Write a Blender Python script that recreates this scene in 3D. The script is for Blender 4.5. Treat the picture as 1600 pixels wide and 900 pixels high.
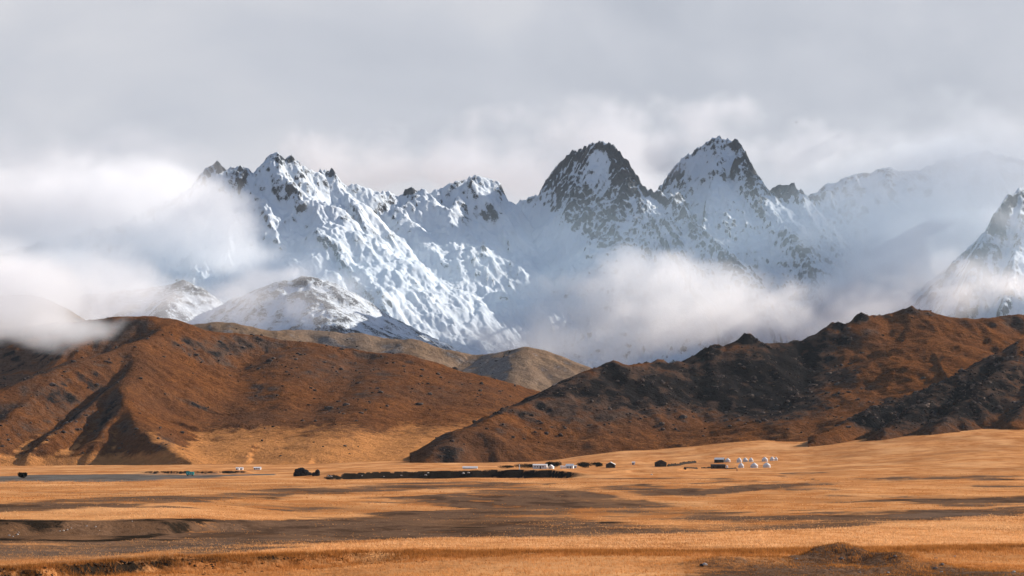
import bpy, bmesh, math, random
import numpy as np
from mathutils import Vector

for ob in list(bpy.data.objects):
    bpy.data.objects.remove(ob)
S = bpy.context.scene
COL = S.collection

# ------------------------------------------------------------------ camera
F = 3764.0        # focal length in photo pixels (photo 1600 px wide)
VH = 700.0        # photo row of the horizon
ZC = 12.0         # eye height
cam_d = bpy.data.cameras.new("camera")
cam = bpy.data.objects.new("camera", cam_d)
COL.objects.link(cam)
cam.location = (0, 0, ZC)
cam.rotation_euler = (math.radians(90), 0, 0)
cam_d.sensor_width = 36.0
cam_d.lens = F / 1600.0 * 36.0
cam_d.shift_y = (VH - 450.0) / 1600.0
cam_d.clip_start = 1.0
cam_d.clip_end = 200000.0
S.camera = cam

# ------------------------------------------------------------------ light
SUN_AZ = 60.0     # degrees clockwise from the viewing direction
SUN_EL = 25.0
az, el = math.radians(SUN_AZ), math.radians(SUN_EL)
sdir = Vector((math.cos(el) * math.sin(az), math.cos(el) * math.cos(az), math.sin(el)))
sun_d = bpy.data.lights.new("sun", 'SUN')
sun_d.energy = 4.6
sun_d.angle = math.radians(0.5)
sun_d.color = (1.0, 0.90, 0.79)
sun = bpy.data.objects.new("sun", sun_d)
COL.objects.link(sun)
sun.location = (3000, 300, 1500)
sun.rotation_euler = (-sdir).to_track_quat('-Z', 'Y').to_euler()

W = bpy.data.worlds.new("World")
S.world = W
W.use_nodes = True
wt = W.node_tree
wt.nodes.clear()


def N(t, kind, **kw):
    n = t.nodes.new(kind)
    for k, v in kw.items():
        if k.startswith('i_'):
            n.inputs[k[2:].replace('_', ' ')].default_value = v
        else:
            setattr(n, k, v)
    return n


def math_node(t, op, a, b=None, clamp=False):
    n = t.nodes.new('ShaderNodeMath')
    n.operation = op
    n.use_clamp = clamp
    for i, x in enumerate((a, b)):
        if x is None:
            continue
        if hasattr(x, 'links'):
            t.links.new(x, n.inputs[i])
        else:
            n.inputs[i].default_value = x
    return n.outputs[0]


def ramp(t, fac, stops, interp='LINEAR'):
    n = t.nodes.new('ShaderNodeValToRGB')
    n.color_ramp.interpolation = interp
    cr = n.color_ramp
    while len(cr.elements) < len(stops):
        cr.elements.new(0.5)
    for e, (p, c) in zip(cr.elements, stops):
        e.position = p
        e.color = (*c, 1.0) if isinstance(c, tuple) else (c, c, c, 1.0)
    t.links.new(fac, n.inputs[0])
    return n.outputs[0]


def mix(t, fac, a, b, kind='MIX'):
    n = t.nodes.new('ShaderNodeMix')
    n.data_type = 'RGBA'
    n.blend_type = kind
    for sock, x in ((n.inputs[0], fac), (n.inputs[6], a), (n.inputs[7], b)):
        if hasattr(x, 'links'):
            t.links.new(x, sock)
        elif isinstance(x, tuple):
            sock.default_value = (*x, 1.0)
        else:
            sock.default_value = x
    return n.outputs[2]


# the sky: a clear blue sky with a broken cloud cover that closes up towards the horizon
sky = N(wt, 'ShaderNodeTexSky', sky_type='NISHITA', sun_disc=False)
sky.sun_elevation = el
sky.sun_rotation = az
sky.altitude = 3000
tc = N(wt, 'ShaderNodeTexCoord')
sep = N(wt, 'ShaderNodeSeparateXYZ')
wt.links.new(tc.outputs['Generated'], sep.inputs[0])
zup = math_node(wt, 'MAXIMUM', sep.outputs[2], 0.0)
# cloud sheet coordinates: a layer overhead, foreshortened towards the horizon
den = math_node(wt, 'ADD', zup, 0.16)
comb = N(wt, 'ShaderNodeCombineXYZ')
wt.links.new(math_node(wt, 'DIVIDE', sep.outputs[0], den), comb.inputs[0])
wt.links.new(math_node(wt, 'DIVIDE', sep.outputs[1], den), comb.inputs[1])
wt.links.new(math_node(wt, 'MULTIPLY', zup, 6.0), comb.inputs[2])
cn = N(wt, 'ShaderNodeTexNoise', i_Scale=1.3, i_Detail=7.0, i_Roughness=0.52, i_Distortion=0.3)
wt.links.new(comb.outputs[0], cn.inputs['Vector'])
cn2 = N(wt, 'ShaderNodeTexNoise', i_Scale=4.2, i_Detail=7.0, i_Roughness=0.50, i_Distortion=0.5)
smap = N(wt, 'ShaderNodeMapping')
smap.inputs['Scale'].default_value = (1.0, 1.0, 1.7)
smap.inputs['Location'].default_value = (0.35, 0.0, 0.12)
wt.links.new(tc.outputs['Generated'], smap.inputs[0])
wt.links.new(smap.outputs[0], cn2.inputs['Vector'])
cover_shift = ramp(wt, zup, [(0.0, 0.55), (0.20, 0.5), (0.31, 0.06), (1.0, -0.06)], 'EASE')
cov = math_node(wt, 'ADD', cn.outputs[0], cover_shift)
cov = ramp(wt, cov, [(0.52, 0.0), (0.72, 1.0)], 'EASE')
tone = ramp(wt, cn2.outputs[0], [(0.36, (0.47, 0.50, 0.57)), (0.50, (0.58, 0.60, 0.665)), (0.64, (0.74, 0.735, 0.77))])
CLOUD_GAIN = 0.50
cloud_col = mix(wt, 1.0, tone, (CLOUD_GAIN, CLOUD_GAIN, CLOUD_GAIN), 'MULTIPLY')
SKY_GAIN = 0.085
skyc = mix(wt, 1.0, sky.outputs[0], (SKY_GAIN, SKY_GAIN, SKY_GAIN), 'MULTIPLY')
skymix = mix(wt, cov, skyc, cloud_col)
bg = N(wt, 'ShaderNodeBackground')
wt.links.new(skymix, bg.inputs[0])
bg.inputs[1].default_value = 1.0
wo = N(wt, 'ShaderNodeOutputWorld')
wt.links.new(bg.outputs[0], wo.inputs[0])

S.view_settings.view_transform = 'Standard'
S.view_settings.look = 'None'
S.view_settings.gamma = 1.0
S.view_settings.use_curve_mapping = False
S.view_settings.exposure = 0.95
cy = S.cycles
cy.use_denoising = True
cy.max_bounces = 12
cy.diffuse_bounces = 2
cy.glossy_bounces = 1
cy.transmission_bounces = 2
cy.transparent_max_bounces = 8
cy.volume_bounces = 5
cy.volume_step_rate = 1.0
cy.volume_max_steps = 256
cy.sample_clamp_indirect = 6.0


def PT(u, v, Y):
    """world point seen at photo pixel (u, v) at depth Y"""
    return ((u - 800.0) / F * Y, Y, ZC - (v - VH) / F * Y)


def put(o, label=None, cat=None, group=None, kind=None):
    if label: o['label'] = label
    if cat: o['category'] = cat
    if group: o['group'] = group
    if kind: o['kind'] = kind
    return o
# ------------------------------------------------------------------ height-field tools
_rs = np.random.RandomState(7)
_P = _rs.permutation(1024)
_P = np.concatenate([_P, _P])
_rs.permutation(1024); _rs.permutation(1024)
_ang = _rs.rand(1024) * 2 * math.pi
_GX, _GY = np.cos(_ang).astype(np.float32), np.sin(_ang).astype(np.float32)
_R1 = _rs.rand(1024).astype(np.float32)
_R2 = _rs.rand(1024).astype(np.float32)


def _hash(i, j, seed):
    return _P[(_P[(i + seed * 57) & 1023] + j) & 1023]


def perlin(x, y, seed=0):
    xi = np.floor(x).astype(np.int64); yi = np.floor(y).astype(np.int64)
    fx = (x - xi).astype(np.float32); fy = (y - yi).astype(np.float32)
    ux = fx * fx * fx * (fx * (fx * 6 - 15) + 10); uy = fy * fy * fy * (fy * (fy * 6 - 15) + 10)

    def g(i, j, dx, dy):
        h = _hash(i, j, seed)
        return _GX[h] * dx + _GY[h] * dy
    a = g(xi, yi, fx, fy); b = g(xi + 1, yi, fx - 1, fy)
    c = g(xi, yi + 1, fx, fy - 1); d = g(xi + 1, yi + 1, fx - 1, fy - 1)
    return (a + ux * (b - a)) * (1 - uy) + (c + ux * (d - c)) * uy


def fbm(x, y, octaves=4, seed=0, gain=0.5, ridged=False):
    s = np.zeros(np.broadcast(x, y).shape, np.float32); a = 1.0; tot = 0.0; f = 1.0
    for o in range(octaves):
        n = perlin(x * f, y * f, seed + o * 3) * 1.5
        if ridged:
            n = 1 - 2 * np.abs(n)
        s += a * n; tot += a
        a *= gain; f *= 2.03
    return s / tot


def gullies(X, Y, gx, gy, scale, seed):
    """stripes that run down the slope (gx, gy): cosine wavelets in jittered cells"""
    px, py = X / scale, Y / scale
    ix = np.floor(px).astype(np.int64); iy = np.floor(py).astype(np.int64)
    L = np.sqrt(gx * gx + gy * gy) + 1e-6
    dx, dy = -gy / L, gx / L
    num = np.zeros(X.shape, np.float32); den = np.zeros(X.shape, np.float32)
    for i in (-1, 0, 1):
        for j in (-1, 0, 1):
            h = _hash(ix + i, iy + j, seed)
            vx = (px - (ix + i + _R1[h])).astype(np.float32); vy = (py - (iy + j + _R2[h])).astype(np.float32)
            w = np.exp(-2.2 * (vx * vx + vy * vy))
            num += w * np.cos(6.2832 * (vx * dx + vy * dy) * 1.05 + 0.0)
            den += w
    return num / (den + 1e-4)


class Field:
    """a height field over a regular world grid"""
    def __init__(self, x0, x1, y0, y1, step):
        self.x0, self.y0, self.s = x0, y0, step
        self.nx = int((x1 - x0) / step) + 1; self.ny = int((y1 - y0) / step) + 1
        xs = x0 + np.arange(self.nx, dtype=np.float32) * step
        ys = y0 + np.arange(self.ny, dtype=np.float32) * step
        self.X, self.Y = np.meshgrid(xs, ys)
        self.H = np.full(self.X.shape, -400.0, np.float32)
        self.A = {}

    def ridges(self, rl, soft=6.0, warp=(0, 0, 200), seed=3, spur_warp=None, nearest=False):
        X, Y = self.X, self.Y
        if warp[0] or warp[1]:
            X = X + warp[0] * fbm(self.X / warp[2], self.Y / warp[2], 3, seed)
            Y = Y + warp[1] * fbm(self.X / warp[2] + 31.7, self.Y / warp[2] + 11.3, 3, seed + 40)
        H = None
        dmin = np.full(X.shape, 1e9, np.float32)
        X1, Y1 = X, Y
        if spur_warp:                                    # spurs wander more than the crest does
            X1 = X + spur_warp * fbm(self.X / 210, self.Y / 210, 4, seed + 80)
            Y1 = Y + spur_warp * fbm(self.X / 210 + 7.7, self.Y / 210 + 3.1, 4, seed + 81)
        for q, r in enumerate(rl):
            if q == 1:
                X, Y = X1, Y1
            pts = [PT(*p) for p in r['p']]
            kl, kr = r.get('k', (0.6, 0.6))
            rr = r.get('r', 12.0); Lc = r.get('L', 300.0); k1 = r.get('k1', 0.12)
            h = None; dn = np.full(X.shape, 1e9, np.float32)
            for (ax, ay, az_), (bx, by, bz) in zip(pts[:-1], pts[1:]):     # highest of the roofs over all segments
                ex, ey = bx - ax, by - ay
                t = np.clip(((X - ax) * ex + (Y - ay) * ey) / (ex * ex + ey * ey + 1e-9), 0, 1).astype(np.float32)
                qx = (X - ax).astype(np.float32) - ex * t; qy = (Y - ay).astype(np.float32) - ey * t
                d = np.sqrt(qx * qx + qy * qy)
                k = np.where(ex * qy - ey * qx > 0, np.float32(kl), np.float32(kr))
                dd = np.sqrt(d * d + rr * rr) - rr
                hs = az_ + (bz - az_) * t - (k1 * dd + (k - k1) * Lc * (1 - np.exp(-dd / Lc)))
                if nearest:
                    h = hs if h is None else np.where(d < dn, hs, h); dn = np.minimum(dn, d)
                else:
                    h = hs if h is None else np.maximum(h, hs)
                dmin = np.minimum(dmin, d)
            if H is None:
                H = h
            else:
                m = np.maximum(H, h); dif = np.abs(H - h)
                H = m + np.maximum(0, soft - dif) ** 2 / (4 * soft)
        self.H = H.astype(np.float32); self.D = dmin

    def slope(self):
        gy, gx = np.gradient(self.H, self.s)
        return gx, gy

    def uv(self):
        """photo column and row at which each point of the field stands"""
        return self.X / self.Y * F + 800, VH - (self.H - ZC) * F / self.Y

    def erode(self, scale, amp, seed, fade=60.0, smin=0.12, smax=0.6, calm=None):
        gx, gy = self.slope()
        if scale > 60:                                   # broad gullies follow the broad slope
            n = int(scale / 6 / self.s)
            gx, gy = blur(blur(gx, n, 0), n, 1), blur(blur(gy, n, 0), n, 1)
        sl = np.sqrt(gx * gx + gy * gy)
        patch = np.clip(.55 + 1.3 * fbm(self.X / (scale * 3.1), self.Y / (scale * 3.1), 3, seed + 3), .05, 1.3)
        amp = amp * patch
        if calm is not None:
            amp = amp * calm
        w = np.clip((sl - smin) / (smax - smin), 0, 1) * np.clip(self.D / fade, 0.0, 1)
        g = gullies(self.X, self.Y, gx, gy, scale, seed)
        self.H = self.H + (amp * w * g).astype(np.float32)
        return g, w

    def sample(self, arr, X, Y):
        fx = np.clip((X - self.x0) / self.s, 0, self.nx - 1.001); fy = np.clip((Y - self.y0) / self.s, 0, self.ny - 1.001)
        i = fx.astype(np.int64); j = fy.astype(np.int64)
        tx = (fx - i).astype(np.float32); ty = (fy - j).astype(np.float32)
        a = arr[j, i] * (1 - tx) + arr[j, i + 1] * tx
        b = arr[j + 1, i] * (1 - tx) + arr[j + 1, i + 1] * tx
        return a * (1 - ty) + b * ty


def blur(a, n, axis):
    k = np.ones(2 * n + 1) / (2 * n + 1)
    pad = [(0, 0)] * a.ndim; pad[axis] = (n, n)
    b = np.pad(a, pad, mode='edge')
    c = np.cumsum(b, axis=axis)
    c = np.insert(c, 0, 0, axis=axis)
    hi = [slice(None)] * a.ndim; lo = [slice(None)] * a.ndim
    hi[axis] = slice(2 * n + 1, None); lo[axis] = slice(0, -(2 * n + 1))
    return (c[tuple(hi)] - c[tuple(lo)]) / (2 * n + 1)


def grid_mesh(name, X, Y, Z, attrs, mat, smooth=True, drop=None):
    """one mesh from a grid of points (rows x columns)"""
    nr, nc = X.shape
    co = np.stack([X, Y, Z], -1).reshape(-1, 3).astype(np.float32)
    idx = np.arange(nr * nc).reshape(nr, nc)
    q = np.stack([idx[:-1, :-1], idx[:-1, 1:], idx[1:, 1:], idx[1:, :-1]], -1).reshape(-1, 4)
    if drop is not None:
        low = drop.reshape(-1)
        q = q[~low[q].all(1)]
        used = np.zeros(nr * nc, bool); used[q.ravel()] = True
        remap = np.cumsum(used) - 1
        co = co[used]; q = remap[q]
        attrs = {k: a.reshape(-1)[used] for k, a in attrs.items()}
    me = bpy.data.meshes.new(name)
    me.vertices.add(len(co)); me.vertices.foreach_set('co', co.ravel())
    me.loops.add(q.size); me.loops.foreach_set('vertex_index', q.ravel().astype(np.int32))
    me.polygons.add(len(q))
    me.polygons.foreach_set('loop_start', (np.arange(len(q)) * 4).astype(np.int32))
    me.polygons.foreach_set('loop_total', np.full(len(q), 4, np.int32))
    me.update(calc_edges=True)
    me.polygons.foreach_set('use_smooth', np.full(len(q), smooth))
    for k, a in attrs.items():
        at = me.attributes.new(k, 'FLOAT', 'POINT')
        at.data.foreach_set('value', a.reshape(-1).astype(np.float32))
    me.materials.append(mat)
    o = bpy.data.objects.new(name, me)
    COL.objects.link(o)
    return o


def view_mesh(name, field, u0, u1, ncol, y0, y1, nrow, mat, attrs, extra=None, floor=None, fine=1400, hidden=0.12, cY=0.02):
    """mesh a Field with more rows where the land is steep"""
    u = np.linspace(u0, u1, ncol)
    Yf = np.linspace(y0, y1, fine)
    UU, YY = np.meshgrid(u, Yf)
    XX = (UU - 800) / F * YY
    HH = field.sample(field.H, XX, YY)
    v = -(HH - ZC) * F / YY
    dv = np.abs(np.diff(v, axis=0))
    vis = np.minimum.accumulate(v, axis=0)
    seen = (v[1:] <= vis[1:] + 3.0).astype(np.float32)
    if floor is not None:
        fl = floor(XX, YY)
        seen *= (HH[1:] > fl[1:] - 4)
    dY = np.diff(YY, axis=0)
    ds = dv * (hidden + (1 - hidden) * seen) + dY * cY * (0.3 + 0.7 * seen)
    c = np.concatenate([np.zeros((1, ncol)), np.cumsum(ds, axis=0)], 0)
    c /= c[-1:]
    c = blur(c, 12, 1)
    tt = np.linspace(0, 1, nrow)
    Y = np.stack([np.interp(tt, c[:, i], Yf) for i in range(ncol)], 1)
    U = np.broadcast_to(u, Y.shape)
    X = (U - 800) / F * Y
    Z = field.sample(field.H, X, Y)
    if extra is not None:
        Z = Z + extra(X, Y, Z)
    at = {k: field.sample(a, X, Y) for k, a in attrs.items()}
    drop = None
    if floor is not None:
        drop = Z < floor(X, Y) - 6.0
    return grid_mesh(name, X, Y, Z, at, mat, drop=drop)
# ------------------------------------------------------------------ shape of the plain
GZ_NEAR = np.array([(0, 10.3), (60, 8.0), (120, 5.0), (170, 3.1), (215, 2.4), (262, 1.6), (300, .95), (360, .05),
                    (430, -.4), (480, -.7), (620, -1.8), (800, -2.9), (1000, -3.8)])
G_U = np.array([-400, 0, 400, 640, 800, 1000, 1200, 1600, 2000.0])
G_Y = np.array([1000, 1250, 1400, 1550, 1750, 1880, 2000, 2300, 2600, 3000, 3500, 6000, 9000, 30000.0])
G_T = np.array([
    [-3.8, -3.8, -3.8, -3.8, -3.8, -3.8, -3.8, -3.4, -3.0],
    [-5.4, -5.2, -5.0, -5.0, -4.6, -4.6, -4.3, -2.5, -1.0],
    [-6.7, -6.6, -6.2, -5.85, -5.6, -5.0, -4.4, -1.0, 1.0],
    [-7.0, -7.0, -6.8, -5.2, -4.2, -4.4, -4.2, 2.0, 5.0],
    [-7.1, -7.1, -6.8, -4.4, -3.4, -3.7, -3.8, 7.0, 12.0],
    [-7.1, -7.1, -6.8, -4.2, -3.2, -3.2, -3.0, 11.0, 17.0],
    [-7.0, -7.0, -6.8, -4.0, -3.1, -1.2, 0.8, 15.0, 22.0],
    [-7.2, -7.2, -6.0, -3.0, -3.0, 5.0, 12.5, 31.0, 40.0],
    [-8.0, -8.0, -5.0, -2.0, 0.0, 14.0, 26.0, 45.0, 60.0],
    [-8.0, -8.0, 0.0, 5.0, 10.0, 25.0, 45.0, 70.0, 90.0],
    [0, 0, 10, 20, 30, 40, 60, 90, 100],
    [40, 40, 40, 40, 40, 40, 60, 60, 60],
    [60] * 9, [60] * 9], float)


def smooth(x, a, b):
    t = np.clip((x - a) / (b - a), 0, 1)
    return t * t * (3 - 2 * t)


def table_z(U, Y):
    """smooth base of the plain"""
    near = np.interp(Y, GZ_NEAR[:, 0], GZ_NEAR[:, 1])
    fi = np.clip(np.interp(U, G_U, np.arange(len(G_U))), 0, len(G_U) - 1.001)
    fj = np.clip(np.interp(Y, G_Y, np.arange(len(G_Y))), 0, len(G_Y) - 1.001)
    i = fi.astype(int); j = fj.astype(int); tx = fi - i; ty = fj - j
    tx = tx * tx * (3 - 2 * tx)
    far = (G_T[j, i] * (1 - tx) + G_T[j, i + 1] * tx) * (1 - ty) + (G_T[j + 1, i] * (1 - tx) + G_T[j + 1, i + 1] * tx) * ty
    return np.where(Y < 1000, near, far)


def edge(U, pts):
    a = np.array(pts, float)
    return np.interp(U, a[:, 0], a[:, 1])


E0 = [(-400, 150), (-200, 165), (60, 183), (250, 205), (400, 212), (560, 222), (800, 226), (1050, 224), (1250, 232), (1500, 243), (1600, 250), (2000, 270)]
E1 = [(-400, 130), (-200, 150), (0, 182), (200, 219), (400, 265), (700, 294), (1000, 312), (1300, 362), (1600, 430), (2000, 520)]
E2 = [(-400, 340), (0, 336), (150, 345), (260, 352), (400, 400), (550, 450), (650, 490), (900, 600)]
E3 = [(450, 1500), (520, 1510), (640, 1545), (760, 1550), (860, 1540), (930, 1500), (980, 1470), (1000, 1460)]


def ground_z(X, Y, detail=True):
    X = np.asarray(X, np.float64); Y = np.asarray(Y, np.float64)
    U = X / np.maximum(Y, 30.0) * F + 800
    z = table_z(U, Y)
    n1 = fbm(X / 30, Y / 42, 4, 21); n2 = fbm(X / 9, Y / 9, 4, 22)
    # scarp of the near grass bank, facing the viewer
    e0 = edge(U, E0) + n2 * 5.0 + n1 * 4
    s0 = 1 - smooth(Y, e0 - 3.5 - 7 * smooth(U, 500, 900), e0 + 0.5 + 3 * smooth(U, 500, 900))
    a0 = np.interp(U, [-400, 500, 700, 850, 1050, 1250, 1600], [1.1, 1.0, .4, .14, .14, .35, .5])
    z = z - a0 * s0 * (Y < 400)
    # behind the bank: bed of the dry channel
    e1 = edge(U, E1) + n2 * 2.5
    bed = smooth(Y, e1 - 1, e1 + 7) * (1 - smooth(Y, edge(U, E2) + 70, edge(U, E2) + 260)) * smooth(U, 1900, 1100)
    dep = np.interp(U, [-400, 0, 300, 700, 1100, 1600], [.45, .55, .9, 1.5, 1.4, .9])
    z = z - dep * bed
    # cut bank on the far side of the channel, left
    e2 = edge(U, E2) + n1 * 9 + n2 * 3
    up = smooth(Y, e2 - 2, e2 + 5) * (1 - smooth(Y, 480, 800)) * (1 - smooth(U, 230, 480))
    z = z + up * 1.75
    # far river trench with its dark bluff
    e3 = edge(U, E3) + n1 * 9 + n2 * 3
    tm = smooth(U, 455, 560) * (1 - smooth(U, 860, 935))
    tr = smooth(Y, e3 - 130, e3 - 90) * (1 - smooth(Y, e3 - 5, e3 + 2))
    z = z - tr * tm * 3.6
    z = z + tm * smooth(Y, e3 - 5, e3 + 2) * (1 - smooth(Y, e3 + 60, e3 + 260)) * 2.2
    # a second little bluff by the gravel river, left, and a broken one in the middle
    tl = smooth(U, 190, 240) * (1 - smooth(U, 380, 400))
    el_ = 1800 + n1 * 30 + n2 * 6
    z = z + tl * smooth(Y, el_ - 4, el_ + 2) * (1 - smooth(Y, el_ + 30, el_ + 160)) * 2.2
    tc_ = smooth(U, 935, 975) * (1 - smooth(U, 1075, 1130))
    ec = 1560 + (U - 960) * 0.9 + n1 * 45 + n2 * 9
    z = z + tc_ * smooth(Y, ec - 5, ec + 2) * (1 - smooth(Y, ec + 10, ec + 120)) * (1.5 + 2.0 * n1)
    # mound on the near right, smaller hummock beside it
    for (mu, mY, h, rx, ry) in ((1283, 198, 1.25, 2.3, 4.5), (1335, 197, 1.25, 2.4, 4.5), (1232, 193, .75, 3.2, 4.0), (1388, 191, .85, 2.4, 4.0), (1440, 189, .75, 3.2, 4.0), (1170, 189, .7, 4.0, 4.0), (1110, 186, .4, 4.0, 5.0), (1560, 178, .35, 6, 5), (1310, 184, .35, 7, 4)):
        mx = (mu - 800) / F * mY
        r2 = ((X - mx) / rx) ** 2 + ((Y - mY) / ry) ** 2
        z = z + h * np.exp(-r2) * (1 + .5 * n2)
    near = (Y > 170) & (Y < 215)
    z = z + near * np.exp(-((X - 26.5) / 9) ** 2) * .16 * fbm(X / 1.1, Y / 1.6, 3, 27)
    if detail:
        z = z + n1 * np.clip(Y / 900, .12, .8) * .55 + n2 * .10 + fbm(X / 2.2, Y / 2.2, 3, 23) * .07
        z = z + fbm(X / 160, Y / 240, 3, 24) * np.clip((Y - 300) / 1500, 0, 1) * 1.2
    return z


def ground_at(u, Y):
    x = (u - 800) / F * Y
    return float(ground_z(np.array([x]), np.array([float(Y)]))[0])


def ground_hit(u, v):
    """depth at which the ray through photo pixel (u, v) meets the plain"""
    Ys = np.concatenate([np.linspace(120, 1000, 1800), np.linspace(1000, 4000, 2400)])
    X = (u - 800) / F * Ys
    zr = ZC - (v - VH) / F * Ys
    g = ground_z(X, Ys)
    k = np.argmax(g >= zr)
    return float(Ys[k])


def stripe(U, V, pts, soft=2.5):
    """1 inside a band (u, v, half height) of the plain"""
    a = np.array(pts, float)
    c = np.interp(U, a[:, 0], a[:, 1]); h = np.interp(U, a[:, 0], a[:, 2], left=0, right=0)
    return np.clip((h - np.abs(V - c)) / soft + .5, 0, 1) * np.clip((h - .15) / soft * 1.5, 0, 1)


cols = np.concatenate([np.linspace(-1500, -420, 24), np.linspace(-400, 2000, 540), np.linspace(2030, 3200, 24)])
Yr = np.unique(np.concatenate([np.linspace(-40, 110, 10), 1 / np.linspace(1 / 120, 1 / 1300, 220), np.linspace(1300, 1700, 96),
                               np.linspace(1700, 3600, 80), np.linspace(1770, 1835, 26), np.geomspace(3600, 30000, 24)]))
GU, GYY = np.meshgrid(cols, Yr)
GX = (GU - 800) / F * np.maximum(GYY + 0.0, 0) + (GU - 800) / F * 12.0 * np.exp(-np.maximum(GYY, 0) / 30.0)
GZZ = ground_z(GX, GYY)
GV = VH + (ZC - table_z(GU, GYY)) * F / np.maximum(GYY, 30)     # row in which the undisturbed plain would show
nA = fbm(GX / 60, GYY / 90, 5, 31); nB = fbm(GX / 14, GYY / 20, 4, 32); nC = fbm(GX / 300, GYY / 420, 4, 33)
Vn = GV + nA * np.clip((GV - 705) * .12, 1, 9) + nB * np.clip((GV - 705) * .04, .5, 4)
soil = np.zeros(GX.shape)
for band in (
    [(-400, 822, 6), (0, 803, 8), (100, 796, 9), (200, 790, 9), (300, 782, 8), (400, 773, 7), (500, 767, 7), (600, 762, 6), (700, 758, 6), (800, 759, 5), (960, 764, .1)],
    [(-400, 870, 30), (0, 862, 26), (150, 852, 26), (300, 842, 26), (450, 830, 26), (600, 822, 22), (750, 818, 22), (900, 815, 22), (1000, 818, 16), (1100, 822, 10), (1250, 816, 5), (1400, 812, .1)],
    [(480, 802, .1), (600, 798, 3), (700, 794, 7), (820, 790, 10), (950, 788, 10), (1080, 792, 8), (1180, 799, 7), (1300, 802, 6), (1450, 803, 7), (1600, 796, 6), (2000, 782, 6)],
    [(560, 778, .1), (720, 780, 5), (860, 777, 6), (960, 778, 4), (1100, 782, .1)],
    [(960, 806, .1), (1130, 808, 5), (1300, 810, 4), (1460, 811, .1)],
    [(840, 760, .1), (1000, 762, 6), (1100, 768, 5), (1180, 763, 5), (1260, 757, 3), (1350, 756, .1)],
    [(1200, 776, .1), (1400, 778, 4), (1500, 783, 7), (1600, 780, 7), (2000, 776, 7)],
    [(1280, 752, .1), (1400, 748, 3), (1500, 745, 3), (1600, 744, 2)],
    [(600, 777, .1), (720, 772, 3), (800, 771, 5), (900, 771, 6), (990, 772, .1)],
):
    soil = np.maximum(soil, stripe(GU, Vn, band, 4.0))
rb = np.random.RandomState(44)
for _ in range(46):                                     # thin worn streaks that lie along the plain
    u0_ = rb.uniform(-100, 1700); v0_ = rb.uniform(738, 812); L_u = rb.uniform(40, 190)
    if v0_ > 800 and u0_ < 900: continue
    dv_ = rb.normal(0, 3.0)
    soil = np.maximum(soil, rb.uniform(.5, 1.0) * stripe(GU, GV + nA * 3 + nB * 1.2, [(u0_ - L_u, v0_ - dv_, .2), (u0_, v0_, rb.uniform(.6, 2.0)), (u0_ + L_u, v0_ + dv_, .2)], 1.2))
soil = np.clip(soil + .9 * np.clip(nA * .9 + nC * .8 - .42, 0, 1) * (GV < 830), 0, 1)
soil = soil * (1 - .75 * np.clip(nB * 1.6 - .3, 0, 1)) * np.clip(.78 + .9 * nA + .5 * nC, .35, 1)
# near the viewer: the brown mound and the trodden ground round it
near_soil = smooth(GV + nB * 10, 872, 893) * smooth(GU + nB * 120, 980, 1130)
near_soil = np.maximum(near_soil, np.exp(-((GX - 26.3) / 6.5) ** 2 - ((GYY - 192) / 8.0) ** 2) * 1.4 * (GU > 1000))
soil = np.maximum(soil, np.clip(near_soil, 0, 1) * .85)
gravel = stripe(GU, Vn, [(-400, 752, 5), (20, 748, 4), (60, 747, 5.5), (200, 746, 5), (320, 744, 3), (430, 741, 1.5)], 1.2) * (GYY > 1200)
gravel = np.maximum(gravel, .18 * stripe(GU, Vn, [(-400, 858, 9), (0, 853, 9), (150, 848, 8), (300, 842, 6), (450, 836, 4), (600, 830, 2)], 5))
gravel = np.maximum(gravel, .25 * stripe(GU, Vn, [(1380, 803, 1), (1440, 803, 5), (1520, 804, 5), (1580, 803, 2)], 3))
U_ = GX / np.maximum(GYY, 30) * F + 800
gy_, gx_ = np.gradient(GZZ)
steep = np.abs(gy_ / np.maximum(np.gradient(GYY, axis=0), .1))
cutb = np.clip((steep - .22) / .25, 0, 1)
soil = np.maximum(soil, cutb * (GYY > 300))
scrub = np.clip(cutb * (GYY > 1000) + np.clip(nB * 2 - .9, 0, 1) * soil * .6 + cutb * (GYY < 260) * .8, 0, 1)  # steep cut faces get their shade painted in with the scrub
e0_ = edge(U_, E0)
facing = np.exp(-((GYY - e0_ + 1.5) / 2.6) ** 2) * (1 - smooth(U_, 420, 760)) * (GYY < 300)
scrub = np.maximum(scrub, facing * np.clip(.65 + 1.5 * nB, 0, 1))  # patchy scrub that also paints the shade of the bank face
scrub = np.maximum(scrub, .55 * cutb * (GYY > 300) * (GYY < 620) * np.clip(.8 + nB, 0, 1))
bank_scrub_shade = stripe(GU, GV + nA * 4, [(-400, 834, 8), (0, 833, 9), (150, 831, 8), (260, 824, 6), (330, 815, 3), (420, 806, .1)], 5)
scrub = np.maximum(scrub, bank_scrub_shade * np.clip(.42 + 1.5 * nB, 0, 1)); soil = np.maximum(soil, bank_scrub_shade)  # shade of the bank put into colour, mixed with real scrub
for _ in range(60):                                     # short dark streaks in the worn ground
    u0_ = rb.uniform(-60, 1660); v0_ = rb.uniform(745, 838); L_u = rb.uniform(14, 60)
    w_ = stripe(GU, GV + nA * 2 + nB, [(u0_ - L_u, v0_ + rb.normal(0, 1), .16), (u0_, v0_, rb.uniform(.5, 1.3)), (u0_ + L_u, v0_ + rb.normal(0, 1), .16)], 1.0)
    scrub = np.maximum(scrub, w_ * rb.uniform(.3, .8) * (.25 + .75 * np.clip(soil * 2, 0, 1)))
G_ATTR = {'soil': soil, 'gravel': gravel, 'scrub': scrub}


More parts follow.
